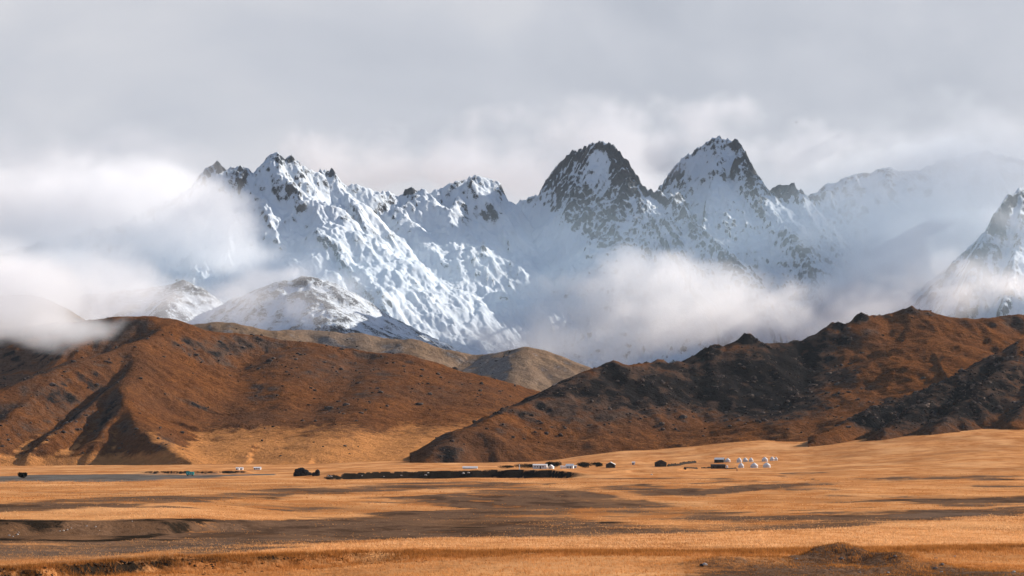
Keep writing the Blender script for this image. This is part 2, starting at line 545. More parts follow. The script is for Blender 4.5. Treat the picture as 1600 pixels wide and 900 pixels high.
def ground_lookup(arr, X, Y):
    """value of a ground attribute at world points"""
    U = X / np.maximum(Y, 30) * F + 800
    fi = np.interp(U, cols, np.arange(len(cols))); fj = np.interp(Y, Yr, np.arange(len(Yr)))
    return arr[np.round(fj).astype(int), np.round(fi).astype(int)]
# ------------------------------------------------------------------ materials of the land
def new_mat(name):
    m = bpy.data.materials.new(name)
    m.use_nodes = True
    t = m.node_tree
    t.nodes.clear()
    b = N(t, 'ShaderNodeBsdfPrincipled')
    b.inputs['Roughness'].default_value = 0.95
    b.inputs['Specular IOR Level'].default_value = 0.0
    o = N(t, 'ShaderNodeOutputMaterial')
    t.links.new(b.outputs[0], o.inputs[0])
    return m, t, b


def attr(t, name):
    n = N(t, 'ShaderNodeAttribute', attribute_name=name)
    return n.outputs['Fac']


def noise(t, scale, detail=5.0, rough=0.55, stretch=None, dist=0.0, vec=None):
    if vec is None:
        vec = N(t, 'ShaderNodeTexCoord').outputs['Object']
    if stretch:
        mp = N(t, 'ShaderNodeMapping')
        mp.inputs['Scale'].default_value = stretch
        t.links.new(vec, mp.inputs[0]); vec = mp.outputs[0]
    n = N(t, 'ShaderNodeTexNoise')
    n.inputs['Scale'].default_value = scale
    n.inputs['Detail'].default_value = detail
    n.inputs['Roughness'].default_value = rough
    n.inputs['Distortion'].default_value = dist
    t.links.new(vec, n.inputs['Vector'])
    return n.outputs[0]


def bump(t, b, height, strength, distance):
    n = N(t, 'ShaderNodeBump')
    n.inputs['Strength'].default_value = strength
    n.inputs['Distance'].default_value = distance
    t.links.new(height, n.inputs['Height'])
    t.links.new(n.outputs[0], b.inputs['Normal'])


def land_material(name, grass_a, grass_b, soil_a, soil_b, scrub_c, gravel_c, s=1.0, bump_d=0.5, grain=1.6, mid=.42, apron=None, mott=1.0, long=False):
    m, t, b = new_mat(name)
    n1 = noise(t, 0.05 * s, 7, 0.62)
    n2 = noise(t, mid * s, 6, 0.72)
    n3 = noise(t, 0.012 * s, 5, 0.55)
    n5 = noise(t, grain * s, 3, 0.7)
    if long:                                             # patches drawn out down-valley: grass, thatch and bare earth
        n7 = noise(t, 1.0, 5, .62, stretch=(.085, .026, .08))
        n8 = noise(t, 1.0, 4, .6, stretch=(.022, .008, .02))
    g = mix(t, ramp(t, n1, [(.35, 0.0), (.65, 1.0)]), grass_a, grass_b)
    g = mix(t, ramp(t, n2, [(.38, 0.55 * mott), (.58, 0.0)]), g, tuple(.42 * c for c in grass_b))
    g = mix(t, ramp(t, n5, [(.38, 0.40 * mott), (.55, 0.0)]), g, tuple(.40 * c for c in grass_b))
    g = mix(t, ramp(t, n3, [(.42, 0.0), (.70, 0.5)]), g, soil_a)
    if long:
        g = mix(t, ramp(t, n7, [(.40, .62), (.53, 0.0)]), g, (.30, .105, .030))
        g = mix(t, ramp(t, n8, [(.50, 0.0), (.64, .5)]), g, (.70, .38, .17))
    if apron:
        ga = mix(t, ramp(t, n2, [(.38, .55), (.56, 0.0)]), apron, tuple(.55 * c for c in apron))
        af = attr(t, 'apron')
        for nn, a in ((n2, .7), (n1, .8)):
            af = math_node(t, 'ADD', af, math_node(t, 'MULTIPLY', math_node(t, 'SUBTRACT', nn, .5), a))
        g = mix(t, ramp(t, af, [(.25, 0.0), (.85, 1.0)]), g, ga)
    so = mix(t, ramp(t, n2, [(.35, 0.0), (.65, 1.0)]), soil_a, soil_b)
    so = mix(t, ramp(t, n5, [(.38, 0.55), (.55, 0.0)]), so, tuple(.45 * c for c in soil_a))
    sf = attr(t, 'soil')
    for nn, a in ((n2, 1.1), (n1, .6), (n5, .5)):
        sf = math_node(t, 'ADD', sf, math_node(t, 'MULTIPLY', math_node(t, 'SUBTRACT', nn, .5), a))
    if long:
        sf = math_node(t, 'ADD', sf, math_node(t, 'MULTIPLY', math_node(t, 'SUBTRACT', n7, .5), 1.5))
        so = mix(t, ramp(t, n7, [(.42, .7), (.54, 0.0)]), so, (.040, .024, .016))
        so = mix(t, ramp(t, n8, [(.50, 0.0), (.66, .5)]), so, (.24, .125, .062))
    c = mix(t, ramp(t, sf, [(.30, 0.0), (.68, 1.0)]), g, so)
    gr = mix(t, n2, gravel_c, tuple(.45 * x for x in gravel_c))
    if long:
        gr = mix(t, ramp(t, n7, [(.40, .75), (.56, 0.0)]), gr, (.075, .062, .052))
    c = mix(t, attr(t, 'gravel'), c, gr)
    kf = attr(t, 'scrub')
    for nn, a in ((n2, 1.0), (n1, .5), (n5, .6)):
        kf = math_node(t, 'ADD', kf, math_node(t, 'MULTIPLY', math_node(t, 'SUBTRACT', nn, .5), a))
    c = mix(t, ramp(t, kf, [(.36, 0.0), (.62, 1.0)]), c, scrub_c)
    t.links.new(c, b.inputs['Base Color'])
    bump(t, b, math_node(t, 'ADD', n2, math_node(t, 'MULTIPLY', n5, .45)), 0.9, bump_d)
    return m


M_ground = land_material('dry_steppe', (.64, .300, .115), (.52, .230, .082), (.098, .056, .034), (.175, .106, .068),
                         (.020, .015, .011), (.165, .148, .132), mott=.6, long=True)
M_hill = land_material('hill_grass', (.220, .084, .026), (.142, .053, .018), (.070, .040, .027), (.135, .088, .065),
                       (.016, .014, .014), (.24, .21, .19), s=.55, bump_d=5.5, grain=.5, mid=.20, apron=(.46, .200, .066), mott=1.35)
M_tan = land_material('pale_hill_grass', (.25, .165, .10), (.19, .12, .075), (.17, .14, .12), (.27, .235, .215),
                      (.06, .05, .045), (.30, .27, .25), s=.38, bump_d=4.0, grain=.6, mid=.25)


def mountain_material(name):
    m, t, b = new_mat(name)
    n1 = noise(t, 0.010, 7, .62)
    n2 = noise(t, 0.07, 8, .76)
    n3 = noise(t, 0.035, 6, .66, stretch=(1, 1, .33))
    n4 = noise(t, 0.24, 5, .7)
    n6 = noise(t, 0.022, 6, .66, stretch=(.45, .45, 1.9), dist=.6)
    rock = mix(t, ramp(t, n1, [(.35, 0.0), (.65, 1.0)]), (.046, .060, .078), (.110, .104, .104))
    rock = mix(t, ramp(t, n2, [(.40, 0.0), (.64, .85)]), rock, (.032, .042, .056))
    sn = attr(t, 'snow')
    for nn, a in ((n2, 1.3), (n3, .8), (n4, 1.25), (n6, .8)):
        sn = math_node(t, 'ADD', sn, math_node(t, 'MULTIPLY', math_node(t, 'SUBTRACT', nn, .5), a))
    snow = mix(t, n1, (.55, .62, .69), (.64, .695, .745))
    c = mix(t, ramp(t, sn, [(.34, 0.0), (.45, .40), (.58, 1.0)]), rock, snow)
    t.links.new(c, b.inputs['Base Color'])
    b.inputs['Roughness'].default_value = .8
    h = math_node(t, 'ADD', math_node(t, 'ADD', n2, n3), math_node(t, 'MULTIPLY', n4, .35))
    k = t.nodes.new('ShaderNodeMapRange')
    t.links.new(sn, k.inputs[0])
    k.inputs[1].default_value = .4; k.inputs[2].default_value = 1.0; k.inputs[3].default_value = 1.0; k.inputs[4].default_value = .30
    bn = N(t, 'ShaderNodeBump')
    t.links.new(k.outputs[0], bn.inputs['Strength'])
    bn.inputs['Distance'].default_value = 14.0
    t.links.new(h, bn.inputs['Height'])
    t.links.new(bn.outputs[0], b.inputs['Normal'])
    return m


M_mountain = mountain_material('snow_and_rock')
ground = put(grid_mesh('ground', GX, GYY, GZZ, G_ATTR, M_ground), kind='structure')
# ------------------------------------------------------------------ the brown hills
def floor_fn(X, Y):
    return table_z(X / Y * F + 800, Y)


def hill_attrs(f, seed, rocky=0.0, foot=40.0, soil_bias=0.0, stone=(), grassy_lit=(), apron_v=None):
    gx, gy = f.slope()
    sl = np.sqrt(gx * gx + gy * gy)
    X, Y = f.X, f.Y
    a = fbm(X / 70, Y / 70, 5, seed); b = fbm(X / 18, Y / 18, 4, seed + 1)
    lap = blur(blur(f.H, 6, 0), 6, 1) - f.H            # positive in hollows
    west_shade = np.clip(gx * 1.6, -1, 1)                     # left-facing slopes darkened with scrub and stone to deepen their shade
    hgt = f.H - floor_fn(X, Y)
    up = smooth(hgt, foot * .3, foot * 1.6)
    soil = np.clip((sl - .42) * 1.5 + a * .8 + b * .35 + soil_bias + .45 * west_shade * (sl > .2), 0, 1) * up
    scrub = np.clip((sl - .58) * 1.6 + b * .5 + a * .4 - .25 + rocky + .35 * np.clip(west_shade, 0, 1), 0, 1) * up
    U, V = f.uv()
    for (u, v, ru, rv, amt) in stone:  # bare stone, and on the right-hand hills painted shade too
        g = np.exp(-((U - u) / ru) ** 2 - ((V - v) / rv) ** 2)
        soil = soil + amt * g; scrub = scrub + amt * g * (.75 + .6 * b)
    for (u, v, ru, rv, amt) in grassy_lit:  # grass patches, some of them painting in sunlit ground
        g = 1 - amt * np.exp(-((U - u) / ru) ** 2 - ((V - v) / rv) ** 2)
        soil = soil * g; scrub = scrub * g
    soil = np.clip(soil, 0, 1); scrub = np.clip(scrub, 0, 1)
    apron = (1 - smooth(hgt + 14 * a, foot * .35, foot * 1.3)) * (1 - smooth(sl, .30, .55))
    if apron_v:
        q = smooth(V + 14 * a + 5 * b, apron_v[0], apron_v[1])
        apron = np.maximum(apron, q); soil = soil * (1 - .9 * q); scrub = scrub * (1 - .85 * q)
    return {'soil': soil, 'scrub': scrub, 'gravel': np.zeros_like(soil), 'apron': apron}


def finish_hill(name, f, rng, mat, seed, er, rocky=0, foot=40, bias=0.0, jag=1.0, stone=(), grassy_lit=(), apron_v=None, apron_amt=1.0):
    u0, u1, nc, y0, y1, nr = rng
    for k, (sc, amp) in enumerate(er):
        f.erode(sc, amp, seed + 5 * k, fade=max(sc * .8, 20))
    f.H = f.H + fbm(f.X / 55, f.Y / 55, 5, seed + 77) * 5.5 * jag + fbm(f.X / 17, f.Y / 17, 3, seed + 78) * 1.9 * jag * smooth(f.H - floor_fn(f.X, f.Y), 0, 40)
    at = hill_attrs(f, seed + 9, rocky, foot, bias, stone, grassy_lit, apron_v)
    at['apron'] = at['apron'] * apron_amt
    f.at = at
    o = view_mesh(name, f, u0, u1, nc, y0, y1, nr, mat, at, floor=floor_fn)
    return put(o, kind='structure')


# hill in the left half
fA = Field(-1250, 330, 2350, 3900, 4.0)
fA.ridges([
    {'p': [(-700, 560, 3600), (-300, 530, 3500), (-80, 518, 3450), (40, 510, 3400), (120, 501, 3350), (190, 495, 3300), (240, 493, 3300),
           (290, 508, 3300), (330, 519, 3320), (400, 525, 3350), (470, 536, 3350), (560, 548, 3350), (620, 555, 3330), (660, 566, 3300),
           (700, 581, 3280), (740, 598, 3250), (775, 614, 3220), (803, 632, 3200), (840, 655, 3150), (900, 700, 3100)], 'k': (.62, .66), 'L': 330, 'r': 22, 'k1': .055},
    {'p': [(270, 502, 3300), (228, 533, 3140), (190, 543, 3080), (150, 553, 3030), (110, 566, 2980), (50, 591, 2900), (0, 612, 2850), (-80, 640, 2780), (-200, 680, 2700)],
     'k': (.75, .6), 'L': 300, 'r': 14, 'k1': .05},
    {'p': [(222, 535, 3130), (212, 560, 3040), (196, 592, 2940), (195, 628, 2840), (214, 655, 2760), (242, 680, 2690), (268, 695, 2640), (292, 712, 2590)],
     'k': (.50, .85), 'L': 260, 'r': 10, 'k1': .04},
    {'p': [(190, 592, 2950), (150, 625, 2870), (105, 658, 2780), (70, 690, 2700)], 'k': (.7, .7), 'L': 120, 'r': 8, 'k1': .06},
    {'p': [(196, 628, 2840), (172, 656, 2770), (150, 686, 2700)], 'k': (.7, .7), 'L': 120, 'r': 8, 'k1': .06},
    {'p': [(90, 574, 2950), (50, 618, 2860), (10, 655, 2760), (-30, 690, 2680)], 'k': (.7, .7), 'L': 120, 'r': 8, 'k1': .06},
    {'p': [(620, 555, 3330), (605, 585, 3190), (585, 615, 3060), (560, 645, 2930), (535, 668, 2820), (512, 690, 2710), (495, 712, 2600)], 'k': (.45, .27), 'L': 260, 'r': 60, 'k1': .04},
    {'p': [(470, 536, 3350), (455, 565, 3220), (440, 600, 3090), (425, 640, 2960), (412, 668, 2850), (400, 692, 2740)], 'k': (.42, .27), 'L': 260, 'r': 50, 'k1': .05},
    {'p': [(700, 581, 3280), (710, 610, 3150), (700, 640, 3020), (684, 663, 2900), (660, 684, 2790), (632, 706, 2670), (605, 722, 2580)], 'k': (.40, .22), 'L': 260, 'r': 60, 'k1': .04},
], soft=9, warp=(14, 22, 160), seed=5, nearest=True)
hill_a = finish_hill('hill', fA, (-420, 900, 560, 2400, 3700, 210), M_hill, 101, [(150, 7), (60, 4.0), (26, 2.2)], bias=.05, apron_v=(696, 722), jag=.75,
    stone=((280, 540, 120, 24, .35), (520, 580, 150, 40, .40), (80, 660, 130, 50, .35), (40, 570, 130, 35, .45), (430, 540, 90, 20, .25), (265, 695, 22, 18, .9), (235, 705, 30, 18, .35), (395, 665, 14, 5, .7), (415, 672, 14, 6, .7), (545, 640, 60, 20, .25), (720, 610, 80, 26, .30), (480, 697, 30, 5, .5), (410, 693, 22, 4, .5), (540, 696, 16, 6, .6), (440, 715, 30, 4, .4)),
    grassy_lit=((250, 590, 50, 50, .6), (330, 690, 100, 40, .8), (560, 660, 200, 20, .5), (620, 710, 250, 26, .6), (250, 560, 60, 16, .5)))

# long dark hill in the right half
fB = Field(-290, 1050, 2050, 3600, 3.5)
fB.ridges([
    {'p': [(648, 740, 2290), (661, 730, 2320), (700, 694, 2376), (740, 665, 2439), (780, 647, 2495), (802, 636, 2530), (835, 630, 2562), (856, 618, 2583), (880, 601, 2610), (915, 581, 2647), (945, 573, 2674), (975, 572, 2690), (1035, 567, 2727), (1052, 571, 2738),
           (1085, 566, 2754), (1099, 555, 2764), (1120, 541, 2775), (1167, 528, 2796), (1195, 537, 2807), (1230, 538, 2823), (1275, 522, 2839), (1300, 511, 2849), (1340, 498, 2860), (1375, 494, 2877), (1425, 485, 2886),
           (1465, 491, 2903), (1520, 497, 2929), (1580, 490, 2963), (1660, 488, 2997), (1800, 500, 3057), (1950, 520, 3100)], 'k': (.62, .62), 'L': 330, 'r': 11, 'k1': .14},
    {'p': [(1345, 497, 2860), (1364, 522, 2828), (1348, 546, 2791), (1322, 567, 2754), (1277, 595, 2706), (1238, 622, 2663), (1212, 642, 2636), (1185, 662, 2605), (1165, 684, 2573)],
     'k': (.55, 1.0), 'L': 230, 'r': 8, 'k1': .12},
    {'p': [(1322, 567, 2754), (1315, 600, 2706), (1290, 640, 2658), (1262, 670, 2610)], 'k': (.5, .8), 'L': 160, 'r': 12, 'k1': .12},
    {'p': [(1425, 485, 2886), (1440, 530, 2801), (1425, 580, 2722), (1400, 640, 2636)], 'k': (.45, .5), 'L': 260, 'r': 60, 'k1': .12},
    {'p': [(1167, 528, 2796), (1150, 562, 2754), (1120, 590, 2716)], 'k': (.8, .8), 'L': 120, 'r': 8, 'k1': .13},
    {'p': [(1052, 571, 2738), (1020, 605, 2690), (985, 640, 2636), (950, 680, 2583)], 'k': (.55, .75), 'L': 170, 'r': 10, 'k1': .13},
    {'p': [(945, 573, 2674), (905, 612, 2615), (860, 655, 2551), (830, 690, 2502)], 'k': (.55, .75), 'L': 160, 'r': 10, 'k1': .13},
    {'p': [(835, 630, 2562), (790, 668, 2495), (745, 705, 2418), (725, 728, 2376)], 'k': (.6, .8), 'L': 120, 'r': 10, 'k1': .15},
], soft=8, warp=(10, 20, 120), seed=8)
for (tu, tv, tY, h, r) in ((1105, 553, 2766, 3.6, 9.6), (1118, 543, 2772, 3.0, 8), (1167, 529, 2796, 3.0, 8), (1303, 511, 2849, 4.2, 6.4), (1312, 508, 2852, 3.0, 5.6), (1340, 499, 2860, 4.2, 6.4), (1349, 497, 2863, 3.0, 5.6), (1372, 494, 2875, 2.4, 4.8), (1388, 491, 2879, 2.4, 4.8), (1426, 487, 2886, 3.0, 6.4), (1450, 490, 2897, 1.8, 6.4), (1030, 568, 2724, 2.4, 8), (960, 573, 2682, 1.8, 9.6)):
    tx, ty, _ = PT(tu, tv, tY)
    q = np.exp(-(((fB.X - tx) / r) ** 2 + ((fB.Y - ty) / (r * 1.6)) ** 2) ** 2)
    fB.H += (h * q * (1 + 1.4 * fbm(fB.X / 7, fB.Y / 7, 3, 61))).astype(np.float32)
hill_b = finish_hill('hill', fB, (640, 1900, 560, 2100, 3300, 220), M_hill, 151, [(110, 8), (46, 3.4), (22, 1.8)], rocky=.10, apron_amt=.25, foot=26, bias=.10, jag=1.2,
    stone=((1000, 630, 130, 50, .35), (1180, 600, 130, 60, .5), (1260, 590, 60, 50, .5), (850, 660, 90, 40, .3), (1400, 640, 80, 30, .3), (1000, 610, 90, 30, .35), (1130, 590, 110, 40, .5), (1240, 560, 70, 40, .45), (700, 712, 30, 24, .8), (1290, 530, 50, 20, .4), (1200, 640, 60, 22, .5), (930, 600, 60, 20, .4), (1310, 509, 12, 8, 1.2), (1345, 498, 12, 7, 1.2), (1107, 549, 14, 8, 1.1), (1167, 532, 14, 7, 1.0), (1428, 487, 16, 5, 1.1), (1455, 492, 10, 4, 1.0), (1380, 494, 10, 4, 1.0), (1360, 520, 16, 7, .8), (1040, 570, 18, 4, .8), (960, 578, 26, 6, .7), (880, 606, 20, 8, .5)),  # broad patches paint the hill's shade as stone; small crest ones are rock
    grassy_lit=((1440, 545, 120, 56, 1.0), (1300, 610, 30, 24, .6), (1000, 690, 120, 14, .5)))  # brighter grass colour painted where the bowl and foot are sunlit

# dark slope coming in from the right
fC = Field(240, 1050, 2000, 3000, 3.5)
fC.ridges([
    {'p': [(1278, 684, 2310), (1290, 675, 2330), (1322, 657, 2380), (1400, 626, 2430), (1440, 609, 2450), (1470, 597, 2480), (1520, 571, 2500), (1560, 553, 2520), (1600, 534, 2540), (1700, 490, 2600), (1850, 450, 2700), (2000, 440, 2750), (2150, 450, 2800)],
     'k': (.7, .8), 'L': 260, 'r': 9, 'k1': .15},
    {'p': [(1600, 534, 2540), (1560, 582, 2450), (1510, 625, 2370), (1465, 662, 2290)], 'k': (.6, .9), 'L': 130, 'r': 9, 'k1': .15},
    {'p': [(1700, 490, 2600), (1660, 560, 2480), (1620, 620, 2370), (1580, 660, 2280)], 'k': (.6, .9), 'L': 130, 'r': 9, 'k1': .15},
    {'p': [(1470, 597, 2480), (1440, 630, 2400), (1390, 668, 2310)], 'k': (.6, .9), 'L': 100, 'r': 8, 'k1': .15},
], soft=6, warp=(9, 16, 90), seed=12)
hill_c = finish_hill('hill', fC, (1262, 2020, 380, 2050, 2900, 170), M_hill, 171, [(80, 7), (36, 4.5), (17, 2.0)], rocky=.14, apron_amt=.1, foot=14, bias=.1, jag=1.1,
    stone=((1460, 630, 190, 60, .45), (1400, 650, 90, 24, .5), (1500, 610, 80, 30, .4), (1580, 570, 60, 30, .4), (1560, 640, 80, 30, .2)))  # broad patches put this slope's shade into its stone colour

# pale hills between them, farther off
fD = Field(-1020, 500, 3900, 5400, 6.0)
fD.ridges([
    {'p': [(100, 520, 4700), (200, 510, 4650), (300, 506, 4600), (340, 503, 4600), (390, 510, 4600), (430, 517, 4600), (470, 516, 4650), (520, 519, 4650), (560, 522, 4650), (600, 528, 4650),
           (640, 533, 4600), (700, 545, 4600), (738, 555, 4600), (770, 553, 4560), (800, 546, 4500), (825, 543, 4480), (850, 549, 4480), (880, 560, 4500), (915, 577, 4520), (960, 600, 4550), (1020, 640, 4600)], 'k': (.55, .5), 'L': 400, 'r': 26, 'k1': .08},
    {'p': [(825, 543, 4480), (806, 566, 4380), (792, 592, 4280), (775, 620, 4180)], 'k': (.45, .7), 'L': 240, 'r': 18, 'k1': .08},
    {'p': [(640, 533, 4600), (650, 560, 4460), (665, 590, 4320)], 'k': (.5, .6), 'L': 240, 'r': 30, 'k1': .08},
    {'p': [(560, 522, 4650), (575, 555, 4500), (590, 590, 4360)], 'k': (.5, .6), 'L': 240, 'r': 30, 'k1': .08},
], soft=9, warp=(16, 30, 200), seed=15, nearest=True)
hill_d = finish_hill('hill', fD, (120, 1000, 400, 3950, 5200, 130), M_tan, 191, [(160, 7), (70, 4), (32, 2)], foot=10, bias=.15)

# hill behind the fog on the far left
fE = Field(-1400, -300, 3900, 5200, 8.0)
fE.ridges([{'p': [(-300, 500, 4500), (-120, 478, 4500), (-20, 463, 4500), (40, 460, 4500), (75, 468, 4500), (110, 486, 4500), (160, 515, 4500), (220, 550, 4500)], 'k': (.5, .5), 'L': 400, 'r': 25, 'k1': .1}], soft=9, warp=(14, 30, 200), seed=18, nearest=True)
hill_e = finish_hill('hill', fE, (-380, 260, 160, 3950, 5100, 90), M_tan, 211, [(160, 10), (70, 5)], foot=10)

# loose rocks and rock ribs strewn over the stony parts of the hills
rh = np.random.RandomState(19)
tmp = bmesh.new(); bmesh.ops.create_icosphere(tmp, subdivisions=1, radius=1.0)
ico_v = np.array([v.co[:] for v in tmp.verts]); ico_f = np.array([[v.index for v in f.verts] for f in tmp.faces]); tmp.free()
RV, RF, nvert = [], [], 0
for f, n, (ua, ub, ya, yb) in ((fA, 3200, (-60, 830, 2500, 3420)), (fB, 3600, (680, 1640, 2250, 3000)), (fC, 1200, (1290, 1640, 2300, 2620)), (fD, 800, (280, 920, 4200, 4700))):
    U = rh.uniform(ua, ub, n * 6); Y = rh.uniform(ya, yb, n * 6); X = (U - 800) / F * Y
    w = f.sample(f.at['scrub'], X, Y) + .25 * f.sample(f.at['soil'], X, Y)
    clump = fbm(X / 30, Y / 30, 3, 95)
    k = np.nonzero((rh.rand(n * 6) < (w * (.45 + 1.2 * clump)) * .5) & (f.sample(f.H, X, Y) > floor_fn(X, Y) + 6))[0][:n]
    for i in k:
        s = min(rh.gamma(2.0, .42) + .35, 3.2) * (1.5 if f is fD else 1.0)
        z = float(f.sample(f.H, X[i:i + 1], Y[i:i + 1])[0])
        q = ico_v * (1 + rh.normal(0, .2, (len(ico_v), 1))) * np.array([s * rh.uniform(.8, 1.9), s * rh.uniform(.8, 1.3), s * rh.uniform(.6, 1.1)])
        RV.append(q + np.array([X[i], Y[i], z + s * .15])); RF.append(ico_f + nvert); nvert += len(ico_v)
rv = np.concatenate(RV).astype(np.float32); rf = np.concatenate(RF).astype(np.int32)
me = bpy.data.meshes.new('rubble')
me.vertices.add(len(rv)); me.vertices.foreach_set('co', rv.ravel())
me.loops.add(rf.size); me.loops.foreach_set('vertex_index', rf.ravel())
me.polygons.add(len(rf)); me.polygons.foreach_set('loop_start', (np.arange(len(rf)) * 3).astype(np.int32)); me.polygons.foreach_set('loop_total', np.full(len(rf), 3, np.int32))
me.update(calc_edges=True)
m_, t_, b_ = new_mat('hill_rock')
t_.links.new(mix(t_, ramp(t_, noise(t_, .25, 4, .6), [(.4, 0.0), (.6, 1.0)]), (.030, .025, .023), (.115, .088, .075)), b_.inputs['Base Color'])
me.materials.append(m_)
rubble = bpy.data.objects.new('rubble', me); COL.objects.link(rubble)
put(rubble, kind='stuff')
# ------------------------------------------------------------------ the snow mountains
def mountain(name, box, ridges, rng, seed, er, soft=14, warp=(22, 45, 260), snow_bias=0.0, jag=1.0, rock=(), snow_at=(), thr=1.15, spur=0):
    f = Field(*box)
    f.ridges(ridges, soft=soft, warp=warp, seed=seed, spur_warp=spur)
    U, V = f.uv()
    calm = np.ones(f.H.shape)
    for (u, v, ru, rv, amt) in snow_at:
        calm *= 1 - .6 * min(1, amt) * np.exp(-((U - u) / ru) ** 2 - ((V - v) / rv) ** 2)
    for k, (sc, amp) in enumerate(er):
        f.erode(sc, amp, seed + 7 * k, fade=sc * .5, smin=.2, smax=.9, calm=calm)
    X, Y = f.X, f.Y
    cr = np.exp(-f.D / 45)
    wx = fbm(X / 130, Y / 130, 3, seed + 70); wy = fbm(X / 130, Y / 130, 3, seed + 71)
    nz_ = (calm * (fbm((X + 40 * wx) / 95, (Y + 40 * wy) / 95, 6, seed + 50, ridged=True) * 19 * jag * (1 - .35 * cr) + fbm(X / 22, Y / 22, 3, seed + 51, ridged=True) * (4.5 + 9.0 * cr) * jag + fbm(X / 46, Y / 46, 3, seed + 53, ridged=True) * 9.0 * cr * jag)).astype(np.float32)
    f.H += nz_ - nz_[cr > .6].mean()
    gx, gy = f.slope()
    sl = np.sqrt(gx * gx + gy * gy)
    big = fbm(X / 260, Y / 260, 4, seed + 60)
    hollow = blur(blur(f.H, 5, 0), 5, 1) - f.H
    # steep walls and sharp ribs are bare, hollows and gentle ground keep the snow
    snow = .88 - np.clip((sl - thr) * .55, -.15, .8) + np.clip(hollow / 16, -.22, .38) + big * .22 + snow_bias
    U, V = f.uv()
    for (u, v, ru, rv, amt) in rock:
        snow = snow - amt * np.exp(-((U - u) / ru) ** 2 - ((V - v) / rv) ** 2)
    for (u, v, ru, rv, amt) in snow_at:
        snow = snow + amt * np.exp(-((U - u) / ru) ** 2 - ((V - v) / rv) ** 2)
    u0, u1, nc, y0, y1, nr = rng
    o = view_mesh(name, f, u0, u1, nc, y0, y1, nr, M_mountain, {'snow': snow}, cY=.012)
    return put(o, kind='structure')


# left massif: jagged crest, wide snow face, pillar
mountain('mountain', (-2250, 600, 7100, 9700, 4.0), [
    {'p': [(-300, 460, 8500), (-100, 420, 8450), (60, 380, 8400), (200, 345, 8350), (290, 300, 8300), (305, 284, 8300), (325, 259, 8300), (340, 254, 8310), (352, 262, 8320), (362, 264, 8330), (374, 259, 8340), (386, 266, 8350),
           (396, 273, 8360), (408, 264, 8370), (420, 250, 8380), (435, 240, 8400), (448, 247, 8410), (462, 246, 8420), (472, 257, 8440), (482, 261, 8450), (498, 269, 8470), (512, 271, 8490), (519, 264, 8500), (526, 278, 8510),
           (540, 290, 8540), (560, 288, 8570), (590, 296, 8610), (622, 305, 8660), (632, 297, 8670), (641, 291, 8680), (655, 298, 8700), (666, 303, 8720), (690, 293, 8760), (720, 284, 8800), (746, 273, 8840), (757, 279, 8850), (766, 283, 8860), (772, 300, 8850), (776, 318, 8830)],
     'k': (1.9, 1.8), 'L': 95, 'r': 3, 'k1': .86},
    {'p': [(766, 283, 8860), (775, 330, 8740), (784, 370, 8640), (795, 410, 8540), (806, 450, 8430), (815, 490, 8310)], 'k': (.95, 1.5), 'L': 160, 'r': 6, 'k1': .74},
    {'p': [(435, 240, 8400), (452, 275, 8320), (470, 305, 8240), (500, 345, 8130), (540, 395, 8000), (580, 440, 7870), (620, 490, 7720)], 'k': (.9, 1.2), 'L': 160, 'r': 8, 'k1': .70},
    {'p': [(374, 259, 8340), (392, 295, 8260), (420, 335, 8160), (450, 385, 8030), (485, 430, 7900)], 'k': (.9, 1.2), 'L': 150, 'r': 8, 'k1': .70},
    {'p': [(519, 264, 8500), (532, 300, 8420), (545, 335, 8340), (580, 380, 8220), (630, 430, 8070), (690, 490, 7880)], 'k': (.8, 1.4), 'L': 130, 'r': 6, 'k1': .74},
    {'p': [(641, 291, 8680), (628, 325, 8590), (650, 370, 8480), (690, 420, 8330), (740, 480, 8150)], 'k': (.8, 1.1), 'L': 140, 'r': 8, 'k1': .74},
    {'p': [(720, 284, 8800), (700, 320, 8700), (690, 350, 8620), (715, 395, 8500), (745, 440, 8370), (775, 490, 8230)], 'k': (.8, 1.2), 'L': 120, 'r': 8, 'k1': .74},
], (-60, 960, 640, 7150, 9300, 430), 301, [(190, 16), (85, 9), (38, 5), (18, 2.5)], jag=1.0, snow_bias=.24, spur=95, thr=1.4,
    rock=((340, 262, 22, 11, .8), (378, 268, 14, 13, .6), (437, 250, 30, 13, .45), (458, 300, 24, 24, .4), (520, 268, 8, 8, .8), (641, 302, 12, 14, .9), (607, 318, 12, 9, .7),
          (742, 281, 26, 9, .3), (775, 305, 8, 30, .35), (735, 338, 42, 8, .55), (750, 385, 14, 24, .45), (790, 425, 11, 50, .4), (540, 341, 14, 5, .8), (600, 372, 34, 20, .25), (660, 430, 50, 26, .25), (515, 318, 8, 20, .3)),  # a few of these paint shadow on the snow as rock
    snow_at=((560, 312, 30, 16, .4), (690, 335, 30, 14, .35), (700, 390, 30, 24, .3), (830, 350, 60, 60, .5), (590, 430, 60, 30, .25), (690, 500, 90, 30, .2)))

